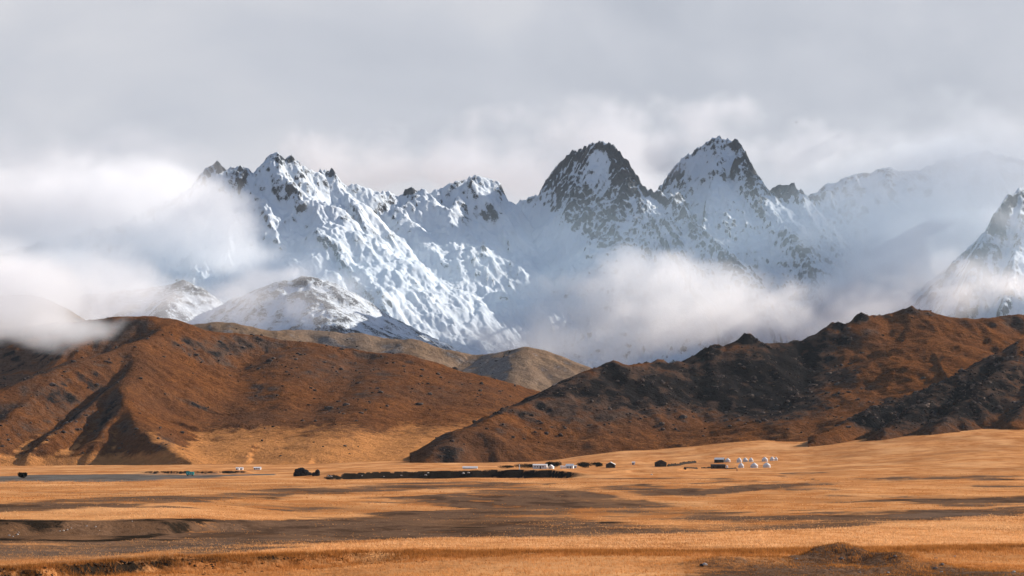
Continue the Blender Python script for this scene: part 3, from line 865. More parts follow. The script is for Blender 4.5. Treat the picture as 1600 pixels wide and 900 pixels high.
# central peak with its shaded face, and the sharp horn to the right of it
mountain('mountain', (-300, 1850, 7300, 10500, 4.0), [
    {'p': [(700, 380, 9300), (760, 345, 9280), (790, 323, 9260), (822, 311, 9240), (850, 306, 9220), (853, 296, 9200), (862, 276, 9170), (876, 256, 9130), (896, 240, 9080), (916, 228, 9030), (937, 221, 8980), (950, 227, 8950), (965, 242, 8900), (985, 261, 8850),
           (994, 276, 8820), (1010, 290, 8790), (1030, 301, 8780), (1050, 309, 8800), (1062, 302, 8850)], 'k': (2.2, 2.1), 'L': 120, 'r': 3, 'k1': .92},
    {'p': [(972, 262, 8850), (986, 281, 8800), (1002, 312, 8720), (1010, 348, 8640), (1016, 380, 8560)], 'k': (1.0, 1.35), 'L': 150, 'r': 5, 'k1': .74},
    {'p': [(1050, 309, 8800), (1074, 336, 8700), (1104, 366, 8590), (1138, 402, 8470), (1168, 440, 8350), (1190, 485, 8200)], 'k': (.95, 1.3), 'L': 170, 'r': 6, 'k1': .74},
    {'p': [(908, 266, 9000), (900, 292, 8930), (905, 325, 8840), (930, 350, 8760), (960, 372, 8690)], 'k': (1.0, 1.1), 'L': 110, 'r': 10, 'k1': .95},
    {'p': [(850, 306, 9220), (868, 326, 9100), (890, 346, 8980), (920, 366, 8860), (955, 382, 8740)], 'k': (.7, 1.0), 'L': 130, 'r': 8, 'k1': .74},
    # horn
    {'p': [(1046, 268, 9350), (1060, 255, 9340), (1080, 240, 9320), (1102, 226, 9300), (1122, 215, 9280), (1140, 218, 9260), (1154, 224, 9240), (1163, 240, 9220), (1172, 256, 9200), (1181, 277, 9180), (1188, 298, 9160), (1198, 297, 9150),
           (1208, 292, 9150), (1226, 289, 9150), (1241, 292, 9150), (1249, 301, 9150), (1262, 308, 9200), (1300, 300, 9260)], 'k': (2.2, 2.0), 'L': 110, 'r': 3, 'k1': .92},
    {'p': [(1154, 246, 9160), (1165, 266, 9100), (1178, 290, 9030), (1190, 325, 8930), (1206, 360, 8820)], 'k': (1.1, 1.4), 'L': 140, 'r': 5, 'k1': .74},
    {'p': [(1120, 236, 9220), (1115, 262, 9140), (1112, 295, 9040), (1120, 335, 8900), (1150, 380, 8750)], 'k': (.95, 1.2), 'L': 160, 'r': 9, 'k1': .74},
    {'p': [(1198, 325, 8950), (1222, 350, 8830), (1243, 372, 8720), (1262, 420, 8560), (1285, 465, 8400), (1310, 505, 8250)], 'k': (.9, 1.25), 'L': 170, 'r': 7, 'k1': .74},
    {'p': [(1249, 301, 9150), (1270, 345, 9000), (1300, 390, 8850), (1330, 440, 8680)], 'k': (.9, 1.1), 'L': 170, 'r': 8, 'k1': .74},
], (690, 1440, 620, 7400, 10100, 450), 331, [(150, 22), (70, 13), (33, 6.5), (17, 3)], jag=1.55, snow_bias=.03, thr=1.5,
    rock=((890, 300, 36, 60, .34), (970, 300, 44, 70, .36), (1060, 340, 40, 30, .28), (930, 340, 50, 34, .2), (872, 325, 14, 12, .4), (895, 345, 14, 10, .45), (920, 362, 16, 9, .45), (950, 374, 18, 8, .45), (985, 378, 20, 9, .4), (1085, 360, 40, 30, .22), (1125, 405, 40, 30, .2),
          (1172, 275, 11, 34, .55), (1191, 325, 8, 20, .5), (1152, 226, 8, 10, .4), (1130, 273, 18, 10, .5), (1226, 298, 25, 15, .8), (1255, 420, 34, 50, .3), (1180, 420, 24, 40, .2)),
    snow_at=((934, 262, 18, 34, .55), (800, 345, 62, 40, .8), (858, 390, 46, 30, .6), (1112, 310, 26, 40, .45), (1088, 255, 30, 18, .45), (1245, 335, 40, 28, .35), (1205, 385, 22, 20, .3), (1015, 320, 10, 24, .2)))

# far wall behind the veil of fog on the right
mountain('mountain', (600, 3150, 8700, 11800, 9.0), [
    {'p': [(1180, 330, 10300), (1250, 305, 10300), (1290, 291, 10300), (1330, 276, 10300), (1360, 270, 10320), (1385, 263, 10340), (1420, 268, 10350), (1445, 262, 10380), (1480, 248, 10400), (1530, 238, 10420), (1570, 246, 10450), (1650, 250, 10450), (1800, 280, 10450), (2000, 300, 10450)],
     'k': (1.0, 1.1), 'L': 480, 'r': 8, 'k1': .6},
    {'p': [(1385, 263, 10340), (1395, 310, 10180), (1410, 360, 10000), (1400, 420, 9780)], 'k': (.9, 1.2), 'L': 200, 'r': 8, 'k1': .74},
    {'p': [(1330, 276, 10300), (1335, 330, 10120), (1350, 390, 9900), (1370, 440, 9700)], 'k': (.9, 1.2), 'L': 200, 'r': 8, 'k1': .74},
    {'p': [(1530, 238, 10420), (1510, 310, 10200), (1490, 380, 9950), (1470, 450, 9650)], 'k': (.9, 1.2), 'L': 220, 'r': 8, 'k1': .74},
], (1160, 1800, 260, 8800, 11400, 200), 361, [(220, 36), (95, 20), (45, 9)], snow_bias=-.05, spur=80, jag=1.5)

# shoulder at the right edge
mountain('mountain', (900, 2300, 6500, 9000, 6.0), [
    {'p': [(1496, 490, 7250), (1503, 460, 7300), (1514, 425, 7350), (1526, 390, 7400), (1542, 355, 7460), (1556, 332, 7510), (1570, 314, 7560), (1580, 303, 7600), (1590, 297, 7640), (1602, 294, 7680), (1640, 275, 7800), (1720, 250, 8000), (1850, 260, 8200)],
     'k': (2.2, 2.2), 'L': 110, 'r': 4, 'k1': .95},
    {'p': [(1590, 297, 7640), (1592, 345, 7510), (1585, 390, 7400), (1576, 440, 7270), (1568, 490, 7130)], 'k': (1.2, 1.7), 'L': 120, 'r': 7, 'k1': .74},
    {'p': [(1640, 275, 7800), (1650, 360, 7560), (1640, 430, 7380)], 'k': (.9, 1.2), 'L': 150, 'r': 7, 'k1': .74},
], (1370, 1760, 230, 6600, 8700, 240), 381, [(140, 24), (64, 14), (30, 7)], snow_bias=.02)

# snow-dusted dome in front of the left massif
mountain('mountain', (-1900, 300, 5500, 7500, 6.0), [
    {'p': [(-200, 440, 6500), (60, 470, 6500), (150, 460, 6500), (240, 450, 6500), (285, 442, 6500), (310, 460, 6480), (340, 484, 6450), (370, 470, 6400), (410, 452, 6350), (445, 441, 6300), (480, 435, 6300), (506, 441, 6300), (540, 458, 6330), (570, 480, 6360), (600, 505, 6400), (640, 540, 6450), (700, 590, 6500)],
     'k': (.75, .8), 'L': 420, 'r': 45, 'k1': .3},
    {'p': [(480, 435, 6300), (500, 470, 6160), (515, 510, 6010), (530, 560, 5850)], 'k': (.6, .9), 'L': 220, 'r': 26, 'k1': .35},
    {'p': [(370, 470, 6400), (352, 500, 6260), (340, 540, 6100)], 'k': (.7, .9), 'L': 200, 'r': 22, 'k1': .35},
    {'p': [(285, 442, 6500), (262, 470, 6350), (250, 500, 6200)], 'k': (.7, .9), 'L': 200, 'r': 18, 'k1': .6},
], (-120, 760, 400, 5550, 7300, 180), 401, [(130, 9), (58, 5), (28, 3)], snow_bias=-.40, jag=.5, soft=22)
# ------------------------------------------------------------------ small materials
def plain_mat(name, ca, cb, scale=1.0, rough=.85, bump_s=.3, bump_d=.05, lo=.38, hi=.62):
    m, t, b = new_mat(name)
    n = noise(t, scale, 6, .65)
    c = mix(t, ramp(t, n, [(lo, 0.0), (hi, 1.0)]), ca, cb)
    t.links.new(c, b.inputs['Base Color'])
    b.inputs['Roughness'].default_value = rough
    bump(t, b, n, bump_s, bump_d)
    return m


M_felt = plain_mat('white_felt', (.58, .56, .53), (.68, .66, .63), 1.2)
M_feltroof = plain_mat('white_canvas_roof', (.64, .62, .60), (.72, .71, .69), 1.0)
M_band = plain_mat('woven_band', (.35, .16, .10), (.45, .26, .16), 3.0)
M_door = plain_mat('dark_wood', (.06, .045, .035), (.10, .07, .05), 2.0)
M_white = plain_mat('whitewash', (.66, .64, .61), (.78, .77, .75), .8)
M_tin = plain_mat('pale_roof_sheet', (.55, .55, .56), (.68, .68, .68), .7, rough=.6)
M_darkwall = plain_mat('dark_mud_brick', (.035, .032, .030), (.06, .052, .045), .9)
M_darkroof = plain_mat('dark_felt_roof', (.03, .032, .036), (.055, .055, .058), .8)
M_opening = plain_mat('dark_opening', (.012, .012, .014), (.02, .02, .022), 2.0)
M_teal = plain_mat('teal_paint', (.02, .30, .27), (.04, .40, .36), .9, rough=.5)
M_pane = plain_mat('pale_pane', (.25, .50, .48), (.35, .58, .55), 2.0, rough=.25)
M_tyre = plain_mat('tyre_rubber', (.015, .015, .015), (.03, .03, .03), 4.0)
M_blackrock = plain_mat('black_rock', (.018, .019, .022), (.045, .043, .042), .35, bump_s=1.0, bump_d=.6)
M_stone = plain_mat('pale_stone', (.33, .30, .27), (.50, .47, .44), 1.5, bump_s=.6, bump_d=.05)
M_brownstone = plain_mat('brown_stone', (.13, .10, .085), (.26, .21, .18), 1.5, bump_s=.6, bump_d=.05)
M_turf = plain_mat('dark_turf_wall', (.028, .022, .018), (.055, .042, .032), .9, bump_s=.8, bump_d=.2)
M_leaf = plain_mat('dark_foliage', (.010, .011, .008), (.022, .020, .013), .7)
M_stem = plain_mat('bush_stem', (.05, .038, .028), (.08, .06, .045), 2.0)
M_skin = plain_mat('skin', (.45, .27, .19), (.50, .31, .22), 6.0)
M_coat = plain_mat('dark_red_cloth', (.055, .012, .012), (.09, .022, .020), 6.0)
M_trouser = plain_mat('black_cloth', (.015, .015, .018), (.03, .03, .034), 6.0)
M_hair = plain_mat('black_hair', (.01, .009, .008), (.02, .018, .016), 20.0)
M_feather = plain_mat('dark_feathers', (.03, .027, .025), (.06, .05, .045), 20.0)


def mesh_obj(name, bm, mat, parent=None):
    me = bpy.data.meshes.new(name)
    bmesh.ops.recalc_face_normals(bm, faces=bm.faces[:])
    bm.to_mesh(me); bm.free()
    me.materials.append(mat)
    o = bpy.data.objects.new(name, me)
    COL.objects.link(o)
    if parent is not None:
        o.parent = parent
    return o


def thing(name, loc, rz=0.0, label=None, cat=None, group=None):
    o = bpy.data.objects.new(name, None)
    COL.objects.link(o)
    o.location = loc; o.rotation_euler = (0, 0, rz)
    return put(o, label, cat, group)


def copy_thing(src, name, loc, rz, label, scale=None):
    r = src.copy(); COL.objects.link(r)
    r.location = loc; r.rotation_euler = (0, 0, rz)
    if scale: r.scale = scale
    r['label'] = label
    for ch in list(src.children):
        c = ch.copy(); COL.objects.link(c); c.parent = r
        for gch in ch.children:
            d = gch.copy(); COL.objects.link(d); d.parent = c
    return r


def bm_box(bm, x0, x1, y0, y1, z0, z1):
    vs = [bm.verts.new(p) for p in ((x0, y0, z0), (x1, y0, z0), (x1, y1, z0), (x0, y1, z0), (x0, y0, z1), (x1, y0, z1), (x1, y1, z1), (x0, y1, z1))]
    for f in ((0, 3, 2, 1), (4, 5, 6, 7), (0, 1, 5, 4), (1, 2, 6, 5), (2, 3, 7, 6), (3, 0, 4, 7)):
        bm.faces.new([vs[i] for i in f])


def box_obj(name, dims, mat, parent):
    bm = bmesh.new(); bm_box(bm, *dims)
    bmesh.ops.bevel(bm, geom=bm.edges[:], offset=.02, segments=1, affect='EDGES')
    return mesh_obj(name, bm, mat, parent)


def lathe(bm, prof, seg=24, squash=1.0):
    rings = []
    for r, z in prof:
        if r < 1e-4:
            rings.append([bm.verts.new((0, 0, z))])
        else:
            rings.append([bm.verts.new((r * math.cos(2 * math.pi * k / seg), r * squash * math.sin(2 * math.pi * k / seg), z)) for k in range(seg)])
    for a, b in zip(rings[:-1], rings[1:]):
        for k in range(seg):
            k2 = (k + 1) % seg
            if len(a) == 1 and len(b) == 1: continue
            if len(a) == 1: bm.faces.new((a[0], b[k], b[k2]))
            elif len(b) == 1: bm.faces.new((a[k], a[k2], b[0]))
            else: bm.faces.new((a[k], a[k2], b[k2], b[k]))


def stand(u, v):
    """where something whose foot shows at (u, v) stands on the plain"""
    Y = ground_hit(u, v)
    return (u - 800) / F * Y, Y, ground_at(u, Y), Y / F


# ------------------------------------------------------------------ the felt tents (yurts)
def make_yurt(loc):
    y = thing('yurt', loc, 0.0, None, 'yurt', 'white felt yurts of the camp')
    bm = bmesh.new(); lathe(bm, [(2.95, -.5), (2.95, 0.0), (3.0, .1), (2.98, 1.45), (2.85, 1.6)], 28); mesh_obj('wall', bm, M_felt, y)
    bm = bmesh.new(); lathe(bm, [(3.06, 1.42), (3.05, 1.52), (2.6, 2.05), (1.9, 2.75), (1.2, 3.25), (.62, 3.5), (.58, 3.46)], 28)
    for f in bm.faces: f.smooth = True
    mesh_obj('roof', bm, M_feltroof, y)
    bm = bmesh.new(); lathe(bm, [(.62, 3.42), (.66, 3.56), (.4, 3.72), (0, 3.78)], 16); mesh_obj('crown_cover', bm, M_felt, y)
    bm = bmesh.new(); lathe(bm, [(3.0, 1.18), (3.03, 1.2), (3.03, 1.36), (3.0, 1.38)], 28); mesh_obj('band', bm, M_band, y)
    d = box_obj('door', (2.9, 3.04, -.45, .45, 0, 1.45), M_door, y)
    box_obj('door_frame', (2.88, 3.08, -.58, -.45, 0, 1.55), M_band, d); box_obj('door_frame', (2.88, 3.08, .45, .58, 0, 1.55), M_band, d)
    return y


yurts = [
    (1137, 9.5, 722, 6.6, 'pale yurt close beside the dark camp building, leftmost of the rear row'),
    (1155, 8.8, 722.5, 8.0, 'white yurt of the rear row directly behind the smallest front yurt'),
    (1164.5, 8.0, 721.5, 7.2, 'white yurt of the rear row, third from its left end'),
    (1173.5, 7.6, 721.5, 7.0, 'narrow white yurt of the rear row just before its wide gap'),
    (1195, 10.5, 721, 7.4, 'white yurt of the rear row just after its wide gap'),
    (1206.5, 8.0, 719.8, 6.6, 'white yurt second from the right in the rear row'),
    (1212.5, 5.8, 719.6, 6.2, 'smallest white yurt at the far right end of the rear row'),
    (1158, 9.6, 731, 8.4, 'white yurt at the left end of the front row, behind the walking person'),
    (1178.5, 13.0, 731, 8.4, 'large white yurt in the middle of the front row'),
    (1198, 13.0, 730.5, 8.4, 'large white yurt at the right end of the front row'),
]
proto = None
for k, (u, wpx, v, hpx, lab) in enumerate(yurts):
    x, Y, z, mp = stand(u, v)
    sc = (wpx * mp / 6.5, wpx * mp / 6.5, hpx * mp / 4.0)
    if proto is None:
        proto = make_yurt((x, Y, z)); proto.scale = sc; proto['label'] = lab
    else:
        copy_thing(proto, 'yurt', (x, Y, z), .25 * math.sin(k * 2.3), lab, sc)


# ------------------------------------------------------------------ houses, barns, sheds
def house(name, u0, u1, vt, vb, depth, label, cat, wall=M_white, roof=M_tin, gable='side', rf=.35, doors=(), windows=(), rz=0.0, over=.25, group=None):
    uc = (u0 + u1) / 2
    x, Y, z, mp = stand(uc, vb)
    w, h = (u1 - u0) * mp, (vb - vt) * mp
    t = thing(name, (x, Y + depth / 2, z), rz, label, cat, group)
    hw, hd = w / 2 - .05, depth / 2
    eh = h * (1 - rf)
    bm = bmesh.new()
    if gable == 'side':          # ridge runs left to right
        prof = [(-hd, -.6), (hd, -.6), (hd, eh), (0, h - .08), (-hd, eh)]
        for sx in (-hw, hw):
            bm.faces.new([bm.verts.new((sx, p[0], p[1])) for p in prof])
    else:
        prof = [(-hw, -.6), (hw, -.6), (hw, eh), (0, h - .08), (-hw, eh)]
        for sy in (-hd, hd):
            bm.faces.new([bm.verts.new((p[0], sy, p[1])) for p in prof])
    bm.verts.ensure_lookup_table()
    for k in range(5):
        k2 = (k + 1) % 5
        bm.faces.new((bm.verts[k], bm.verts[k2], bm.verts[5 + k2], bm.verts[5 + k]))
    mesh_obj('wall', bm, wall, t)
    th = .14
    for s in (-1, 1):            # the two roof slopes
        bm = bmesh.new()
        run = hd if gable == 'side' else hw
        sl = (h - eh) / run
        a = run + over
        pts = [(0, h), (a, h - sl * a), (a, h - sl * a + th), (0, h + th)]
        L = (hw if gable == 'side' else hd) + over
        fr = []
        for e in (-L, L):
            fr.append([bm.verts.new((e, s * p[0], p[1]) if gable == 'side' else (s * p[0], e, p[1])) for p in pts])
        bm.faces.new(fr[0]); bm.faces.new(fr[1])
        for k in range(4):
            bm.faces.new((fr[0][k], fr[0][(k + 1) % 4], fr[1][(k + 1) % 4], fr[1][k]))
        mesh_obj('roof', bm, roof, t)
    fy = -hd
    for (a, b, top) in doors:    # fractions of the width, fraction of the eaves height
        d = box_obj('door', (-hw + a * 2 * hw, -hw + b * 2 * hw, fy - .06, fy + .02, 0, eh * top), M_opening if wall is not M_darkwall else M_door, t)
    for (a, b, c, d_) in windows:
        wn = box_obj('window', (-hw + a * 2 * hw, -hw + b * 2 * hw, fy - .05, fy + .02, eh * c, eh * d_), M_opening, t)
        box_obj('sill', (-hw + a * 2 * hw - .06, -hw + b * 2 * hw + .06, fy - .12, fy - .055, eh * c - .08, eh * c), wall, wn)
    return t


house('farmhouse', 833, 855, 725.4, 732.4, 6.0, 'long whitewashed farmhouse with a dark doorway and low pale roof', 'house', doors=((.50, .60, .8),), windows=((.12, .2, .4, .75), (.30, .38, .4, .75), (.70, .78, .4, .75)), rf=.22, rz=-.10)
house('hut', 857.3, 865.2, 726.6, 732.4, 4.0, 'small white hut with a steep gable next to the long farmhouse', 'hut', gable='front', rf=.5, doors=((.3, .5, .8),), rz=-.25)
house('cabin', 875.6, 879.4, 728.0, 732.2, 2.4, 'tiny white cabin, first of the tiny pair between the bush and the white cottage', 'cabin', rf=.15)
house('cabin', 880.0, 883.6, 728.4, 732.2, 2.4, 'tiny white cabin touching the white cottage end', 'cabin', rf=.15)
house('cottage', 884.6, 896.4, 725.2, 732.0, 5.0, 'white cottage with a broad pale roof among the dark bushes', 'cottage', rf=.42, doors=((.6, .72, .8),), windows=((.2, .34, .35, .75),), rz=-.15)
house('shed', 896.8, 901.2, 727.2, 731.4, 2.6, 'little white shed with dark doorway at the right end of the white cottage', 'shed', rf=.2, doors=((.15, .6, .85),))
house('shed', 723, 746, 729.0, 732.6, 4.0, 'long low pale shed under the black rocky tip of the hill', 'shed', wall=M_white, roof=M_tin, rf=.5, rz=-.05)
house('barn', 947.5, 961.5, 722.0, 731.0, 8.0, 'dark gabled barn whose right roof slope is bright white', 'barn', wall=M_darkwall, roof=M_white, gable='front', rf=.40, doors=((.35, .65, .7),), rz=-.12)
house('shed', 987.6, 992.2, 721.6, 726.2, 2.4, 'lone tiny white shed on the slope above the village', 'shed', rf=.25, doors=((.1, .5, .8),))
house('barn', 1024.5, 1041, 719.0, 729.2, 9.0, 'large lone black barn with a pointed gable', 'barn', wall=M_darkwall, roof=M_darkroof, gable='front', rf=.38, doors=((.38, .62, .7),), rz=.08)
house('camp_building', 1117.5, 1132.0, 715.4, 723.0, 6.0, 'dark fronted camp building with a pale roof and white end wall', 'building', wall=M_darkwall, roof=M_tin, rf=.35, doors=((.42, .55, .8),), windows=((.1, .25, .4, .8), (.7, .85, .4, .8)), rz=-.3)
house('byre', 1111.5, 1133.5, 725.6, 732.3, 5.5, 'long black byre in front of the camp building', 'byre', wall=M_darkwall, roof=M_darkroof, rf=.22, doors=((.2, .3, .8), (.65, .75, .8)), windows=((.42, .5, .4, .7),), rz=.04)
house('house', 368.6, 373.4, 730.4, 734.4, 4.0, 'small white house at the foot of the left hill, left of the white pair', 'house', rf=.35, doors=((.1, .35, .8),))
house('house', 374.8, 379.4, 730.4, 734.2, 4.0, 'small white house at the foot of the left hill, right of the white pair', 'house', rf=.35, windows=((.4, .6, .4, .8),))
house('house', 396.4, 407.2, 729.8, 733.8, 5.0, 'longer white house with a dark left end beside the dirt track', 'house', rf=.35, doors=((.04, .16, .85),), windows=((.35, .45, .4, .8), (.6, .7, .4, .8)))

# white tank at the end of the byre
x, Y, z, mp = stand(1134.8, 731.6)
tk = thing('water_tank', (x + .4, Y - 1, z), 0, 'white rounded water tank standing against the right end of the black byre', 'tank')
bm = bmesh.new(); lathe(bm, [(0, -.2), (.85, -.2), (.88, 0), (.88, 1.75), (.7, 2.05), (.25, 2.15), (.25, 2.3), (0, 2.32)], 20); mesh_obj('tank_body', bm, M_white, tk)
bm = bmesh.new(); lathe(bm, [(.9, .55), (.93, .57), (.93, .65), (.9, .67)], 20); mesh_obj('band', bm, M_tin, tk)

# white post on the edge of the bluff
x, Y, z, mp = stand(811.6, 735.0)
ps = thing('marker_post', (x, Y, z), 0, 'slim white marker post standing alone on top of the dark bluff', 'post')
bm = bmesh.new(); lathe(bm, [(0, -.5), (.36, -.5), (.36, .1), (.27, .16), (.25, 2.9), (.30, 2.95), (.30, 3.1), (0, 3.25)], 10); mesh_obj('post', bm, M_white, ps)
box_obj('foot', (-.6, .6, -.6, .6, -.5, .14), M_stone, ps)

# teal cabin by the gravel flat
x, Y, z, mp = stand(297, 743.2)
L_, H_ = 12 * mp, 6 * mp
tc2 = thing('cabin', (x, Y, z), 0.05, 'teal painted cabin on wheels at the far edge of the grey gravel flat', 'cabin')
bm = bmesh.new()
prof = [(-1.2, .55), (1.2, .55), (1.25, H_ * .8), (.9, H_ * .95), (0, H_), (-.9, H_ * .95), (-1.25, H_ * .8)]
e = [[bm.verts.new((sx, p[0], p[1])) for p in prof] for sx in (-L_ / 2, L_ / 2)]
bm.faces.new(e[0]); bm.faces.new(e[1])
for k in range(7): bm.faces.new((e[0][k], e[0][(k + 1) % 7], e[1][(k + 1) % 7], e[1][k]))
mesh_obj('body', bm, M_teal, tc2)
for k in range(3):
    cx = -L_ / 2 + L_ * (.18 + .28 * k)
    w_ = box_obj('window', (cx - .38, cx + .38, -1.27, -1.20, 1.25, 1.9), M_pane, tc2)
    box_obj('frame', (cx - .46, cx + .46, -1.245, -1.215, 1.17, 1.25), M_white, w_)
box_obj('door', (L_ / 2 - .95, L_ / 2 - .25, -1.26, -1.2, .6, 2.0), M_teal, tc2)
for sx in (-L_ * .3, L_ * .3):
    for sy in (-.95, .95):
        bm = bmesh.new()
        bmesh.ops.create_cone(bm, cap_ends=True, segments=16, radius1=.42, radius2=.42, depth=.24)
        bmesh.ops.rotate(bm, verts=bm.verts[:], cent=(0, 0, 0), matrix=__import__('mathutils').Matrix.Rotation(math.pi / 2, 3, 'X'))
        bmesh.ops.translate(bm, verts=bm.verts[:], vec=(sx, sy, .40))
        mesh_obj('wheel', bm, M_tyre, tc2)


# ------------------------------------------------------------------ turf walls of the pens
def turf_wall(pts, h, label, seed):
    bm = bmesh.new(); rnd = random.Random(seed)
    P = []
    for (u, v) in pts:
        x, Y, z, mp = stand(u, v); P.append(Vector((x, Y, z)))
    base = P[0].copy()
    dense = []
    for a, b in zip(P[:-1], P[1:]):
        n = max(2, int((b - a).length / 1.2))
        dense += [a.lerp(b, k / n) for k in range(n)]
    dense.append(P[-1])
    rows = []
    for k, p in enumerate(dense):
        hh = h * rnd.uniform(.55, 1.1); w_ = rnd.uniform(.5, .8)
        d = (dense[min(k + 1, len(dense) - 1)] - dense[max(k - 1, 0)]); d.z = 0; d.normalize()
        nrm = Vector((-d.y, d.x, 0))
        q = p - base
        rows.append([bm.verts.new(q + nrm * o + Vector((0, 0, zz))) for o, zz in ((-w_ * 1.3, -.7), (-w_ * .8, hh * .7), (-w_ * .3, hh), (w_ * .35, hh * .95), (w_ * .8, hh * .6), (w_ * 1.3, -.7))])
    for a, b in zip(rows[:-1], rows[1:]):
        for k in range(5): bm.faces.new((a[k], a[k + 1], b[k + 1], b[k]))
    bm.faces.new(rows[0]); bm.faces.new(rows[-1])
    o = mesh_obj('turf_wall', bm, M_turf, None); o.location = base
    return put(o, label, 'wall', 'dark turf walls round the pens')


turf_wall([(1043.5, 728.8), (1062, 727.4), (1070, 725.2), (1087, 723)], 2.2, 'tall black turf wall running from the lone black barn up the slope', 1)
turf_wall([(1070, 732.6), (1089, 732.4)], 1.0, 'short black turf wall between the lone barn and the long byre', 2)
turf_wall([(1096, 731.8), (1111, 731.6)], 1.1, 'low black turf wall that meets the left end of the long byre', 3)
turf_wall([(1134, 733), (1150, 732.2)], .9, 'low black turf wall right of the white tank', 4)


# ------------------------------------------------------------------ bushes
def bush(u, v, wpx, hpx, label, seed, group='dark bushes on the plain'):
    x, Y, z, mp = stand(u, v)
    w, h = wpx * mp, hpx * mp
    rnd = random.Random(seed)
    t = thing('bush', (x, Y, z), 0, label, 'bush', group)
    lumps = [(rnd.uniform(-.36, .36) * w, rnd.uniform(-.25, .25) * w * .6, h * rnd.uniform(.34, .70), rnd.uniform(.22, .34) * w, h * rnd.uniform(.30, .46)) for _ in range(7)]
    lumps.append((0, 0, h * .4, w * .36, h * .5))
    bm = bmesh.new()
    for _ in range(2200):
        lx, ly, lz, rx, rz_ = rnd.choice(lumps)
        d = Vector((rnd.gauss(0, 1), rnd.gauss(0, 1), rnd.gauss(0, 1))).normalized() * (rnd.random() ** .4)
        p = Vector((lx + d.x * rx, ly + d.y * rx * .7, max(.0, lz + d.z * rz_)))
        s = rnd.uniform(.16, .42) * max(.6, h / 4)
        a = Vector((rnd.gauss(0, 1), rnd.gauss(0, 1), rnd.gauss(0, 1))).normalized(); b_ = a.orthogonal().normalized()
        bm.faces.new([bm.verts.new(p + a * s), bm.verts.new(p + b_ * s * .6), bm.verts.new(p - a * s), bm.verts.new(p - b_ * s * .6)])
    mesh_obj('foliage', bm, M_leaf, t)
    bm = bmesh.new()
    for k in range(9):
        a = Vector((rnd.uniform(-.08, .08) * w, rnd.uniform(-.08, .08) * w, -.3)); lx, ly, lz, rx, rz_ = rnd.choice(lumps); b_ = Vector((lx, ly, lz))
        r0, r1 = .09, .03
        ring = [[bm.verts.new(c + Vector((r * math.cos(q * 2.094), r * math.sin(q * 2.094), 0))) for q in range(3)] for c, r in ((a, r0), (a.lerp(b_, .5) + Vector((0, 0, .2)), .06), (b_, r1))]
        for i in (0, 1):
            for q in range(3): bm.faces.new((ring[i][q], ring[i][(q + 1) % 3], ring[i + 1][(q + 1) % 3], ring[i + 1][q]))
    mesh_obj('stem', bm, M_stem, t)
    return t


bush(36, 747, 15, 9, 'dark ragged bush at the left end of the grey gravel flat', 1)
bush(822, 731.5, 34, 8, 'wide black bush in the shade left of the long white farmhouse', 2)
bush(865, 730.5, 22, 9.5, 'tall black bush rising behind the small gabled hut', 3)
bush(914, 731, 25, 9, 'domed black bush right of the white cottage, the larger of two', 4)
bush(933, 729.5, 14, 7.5, 'smaller black bush between the domed bush and the white roofed barn', 5)
bush(790, 732, 30, 5, 'low dark scrub on the bluff under the long hill', 6)


# ------------------------------------------------------------------ rocks
def rock(name, loc, dims, mat, seed, sub=4, rough=.35, label=None, cat='rock', group=None, rz=0.0, sharp=1.0):
    bm = bmesh.new()
    bmesh.ops.create_icosphere(bm, subdivisions=sub, radius=1.0)
    co = np.array([v.co[:] for v in bm.verts])
    n = fbm(co[:, 0] * 1.1 + seed * 3.1, co[:, 1] * 1.1 + co[:, 2] * 1.7 + seed, 5, seed % 90, ridged=True) * rough
    n += fbm(co[:, 0] * 3.5 + seed, co[:, 2] * 3.5 + co[:, 1] * 2.2, 3, seed % 80 + 3, ridged=True) * rough * .4 * sharp
    for v, k in zip(bm.verts, n):
        p = v.co * (1 + float(k))
        p.z = max(p.z, -.35)
        v.co = (p.x * dims[0], p.y * dims[1], p.z * dims[2])
    o = mesh_obj(name, bm, mat)
    o.location = loc; o.rotation_euler = (0, 0, rz)
    return put(o, label, cat, group)


def crag(loc, lumps, seed, label):
    """one rock mass grown from several blocky lumps (x, y, z, rx, ry, rz)"""
    bm = bmesh.new()
    for k, (lx, ly, lz, rx, ry, rz_) in enumerate(lumps):
        r = bmesh.ops.create_icosphere(bm, subdivisions=4, radius=1.0)['verts']
        co = np.array([v.co[:] for v in r])
        co = np.sign(co) * np.abs(co) ** .72
        n = fbm(co[:, 0] * 1.3 + k * 5 + seed, co[:, 1] * 1.3 + co[:, 2] * 1.9 + seed, 5, seed + k, ridged=True) * .28
        for v, c, q in zip(r, co, n):
            v.co = (lx + c[0] * rx * (1 + q), ly + c[1] * ry * (1 + q), max(-1.0, lz + c[2] * rz_ * (1 + q)))
    o = mesh_obj('rock_outcrop', bm, M_blackrock); o.location = loc
    return put(o, label, 'rock')


x, Y, z, mp = stand(471, 744)
crag((x, Y + 3, z), [(-2.2, 0, 2.0, 2.2, 2.2, 2.6), (-.2, .4, 2.4, 2.0, 2.0, 2.6), (2.0, .2, 1.6, 2.2, 2.0, 2.2), (4.0, .5, .8, 2.2, 1.8, 1.5), (-3.6, -.3, .9, 1.5, 1.6, 1.6)], 4, 'big black rock outcrop standing alone on the plain below the left hill')
x, Y, z, mp = stand(494, 744)
crag((x, Y + 3, z), [(.6, 0, 1.6, 1.3, 1.4, 2.2), (-1.0, .2, .9, 1.6, 1.4, 1.3)], 11, 'small black rock knob just right of the big black outcrop')

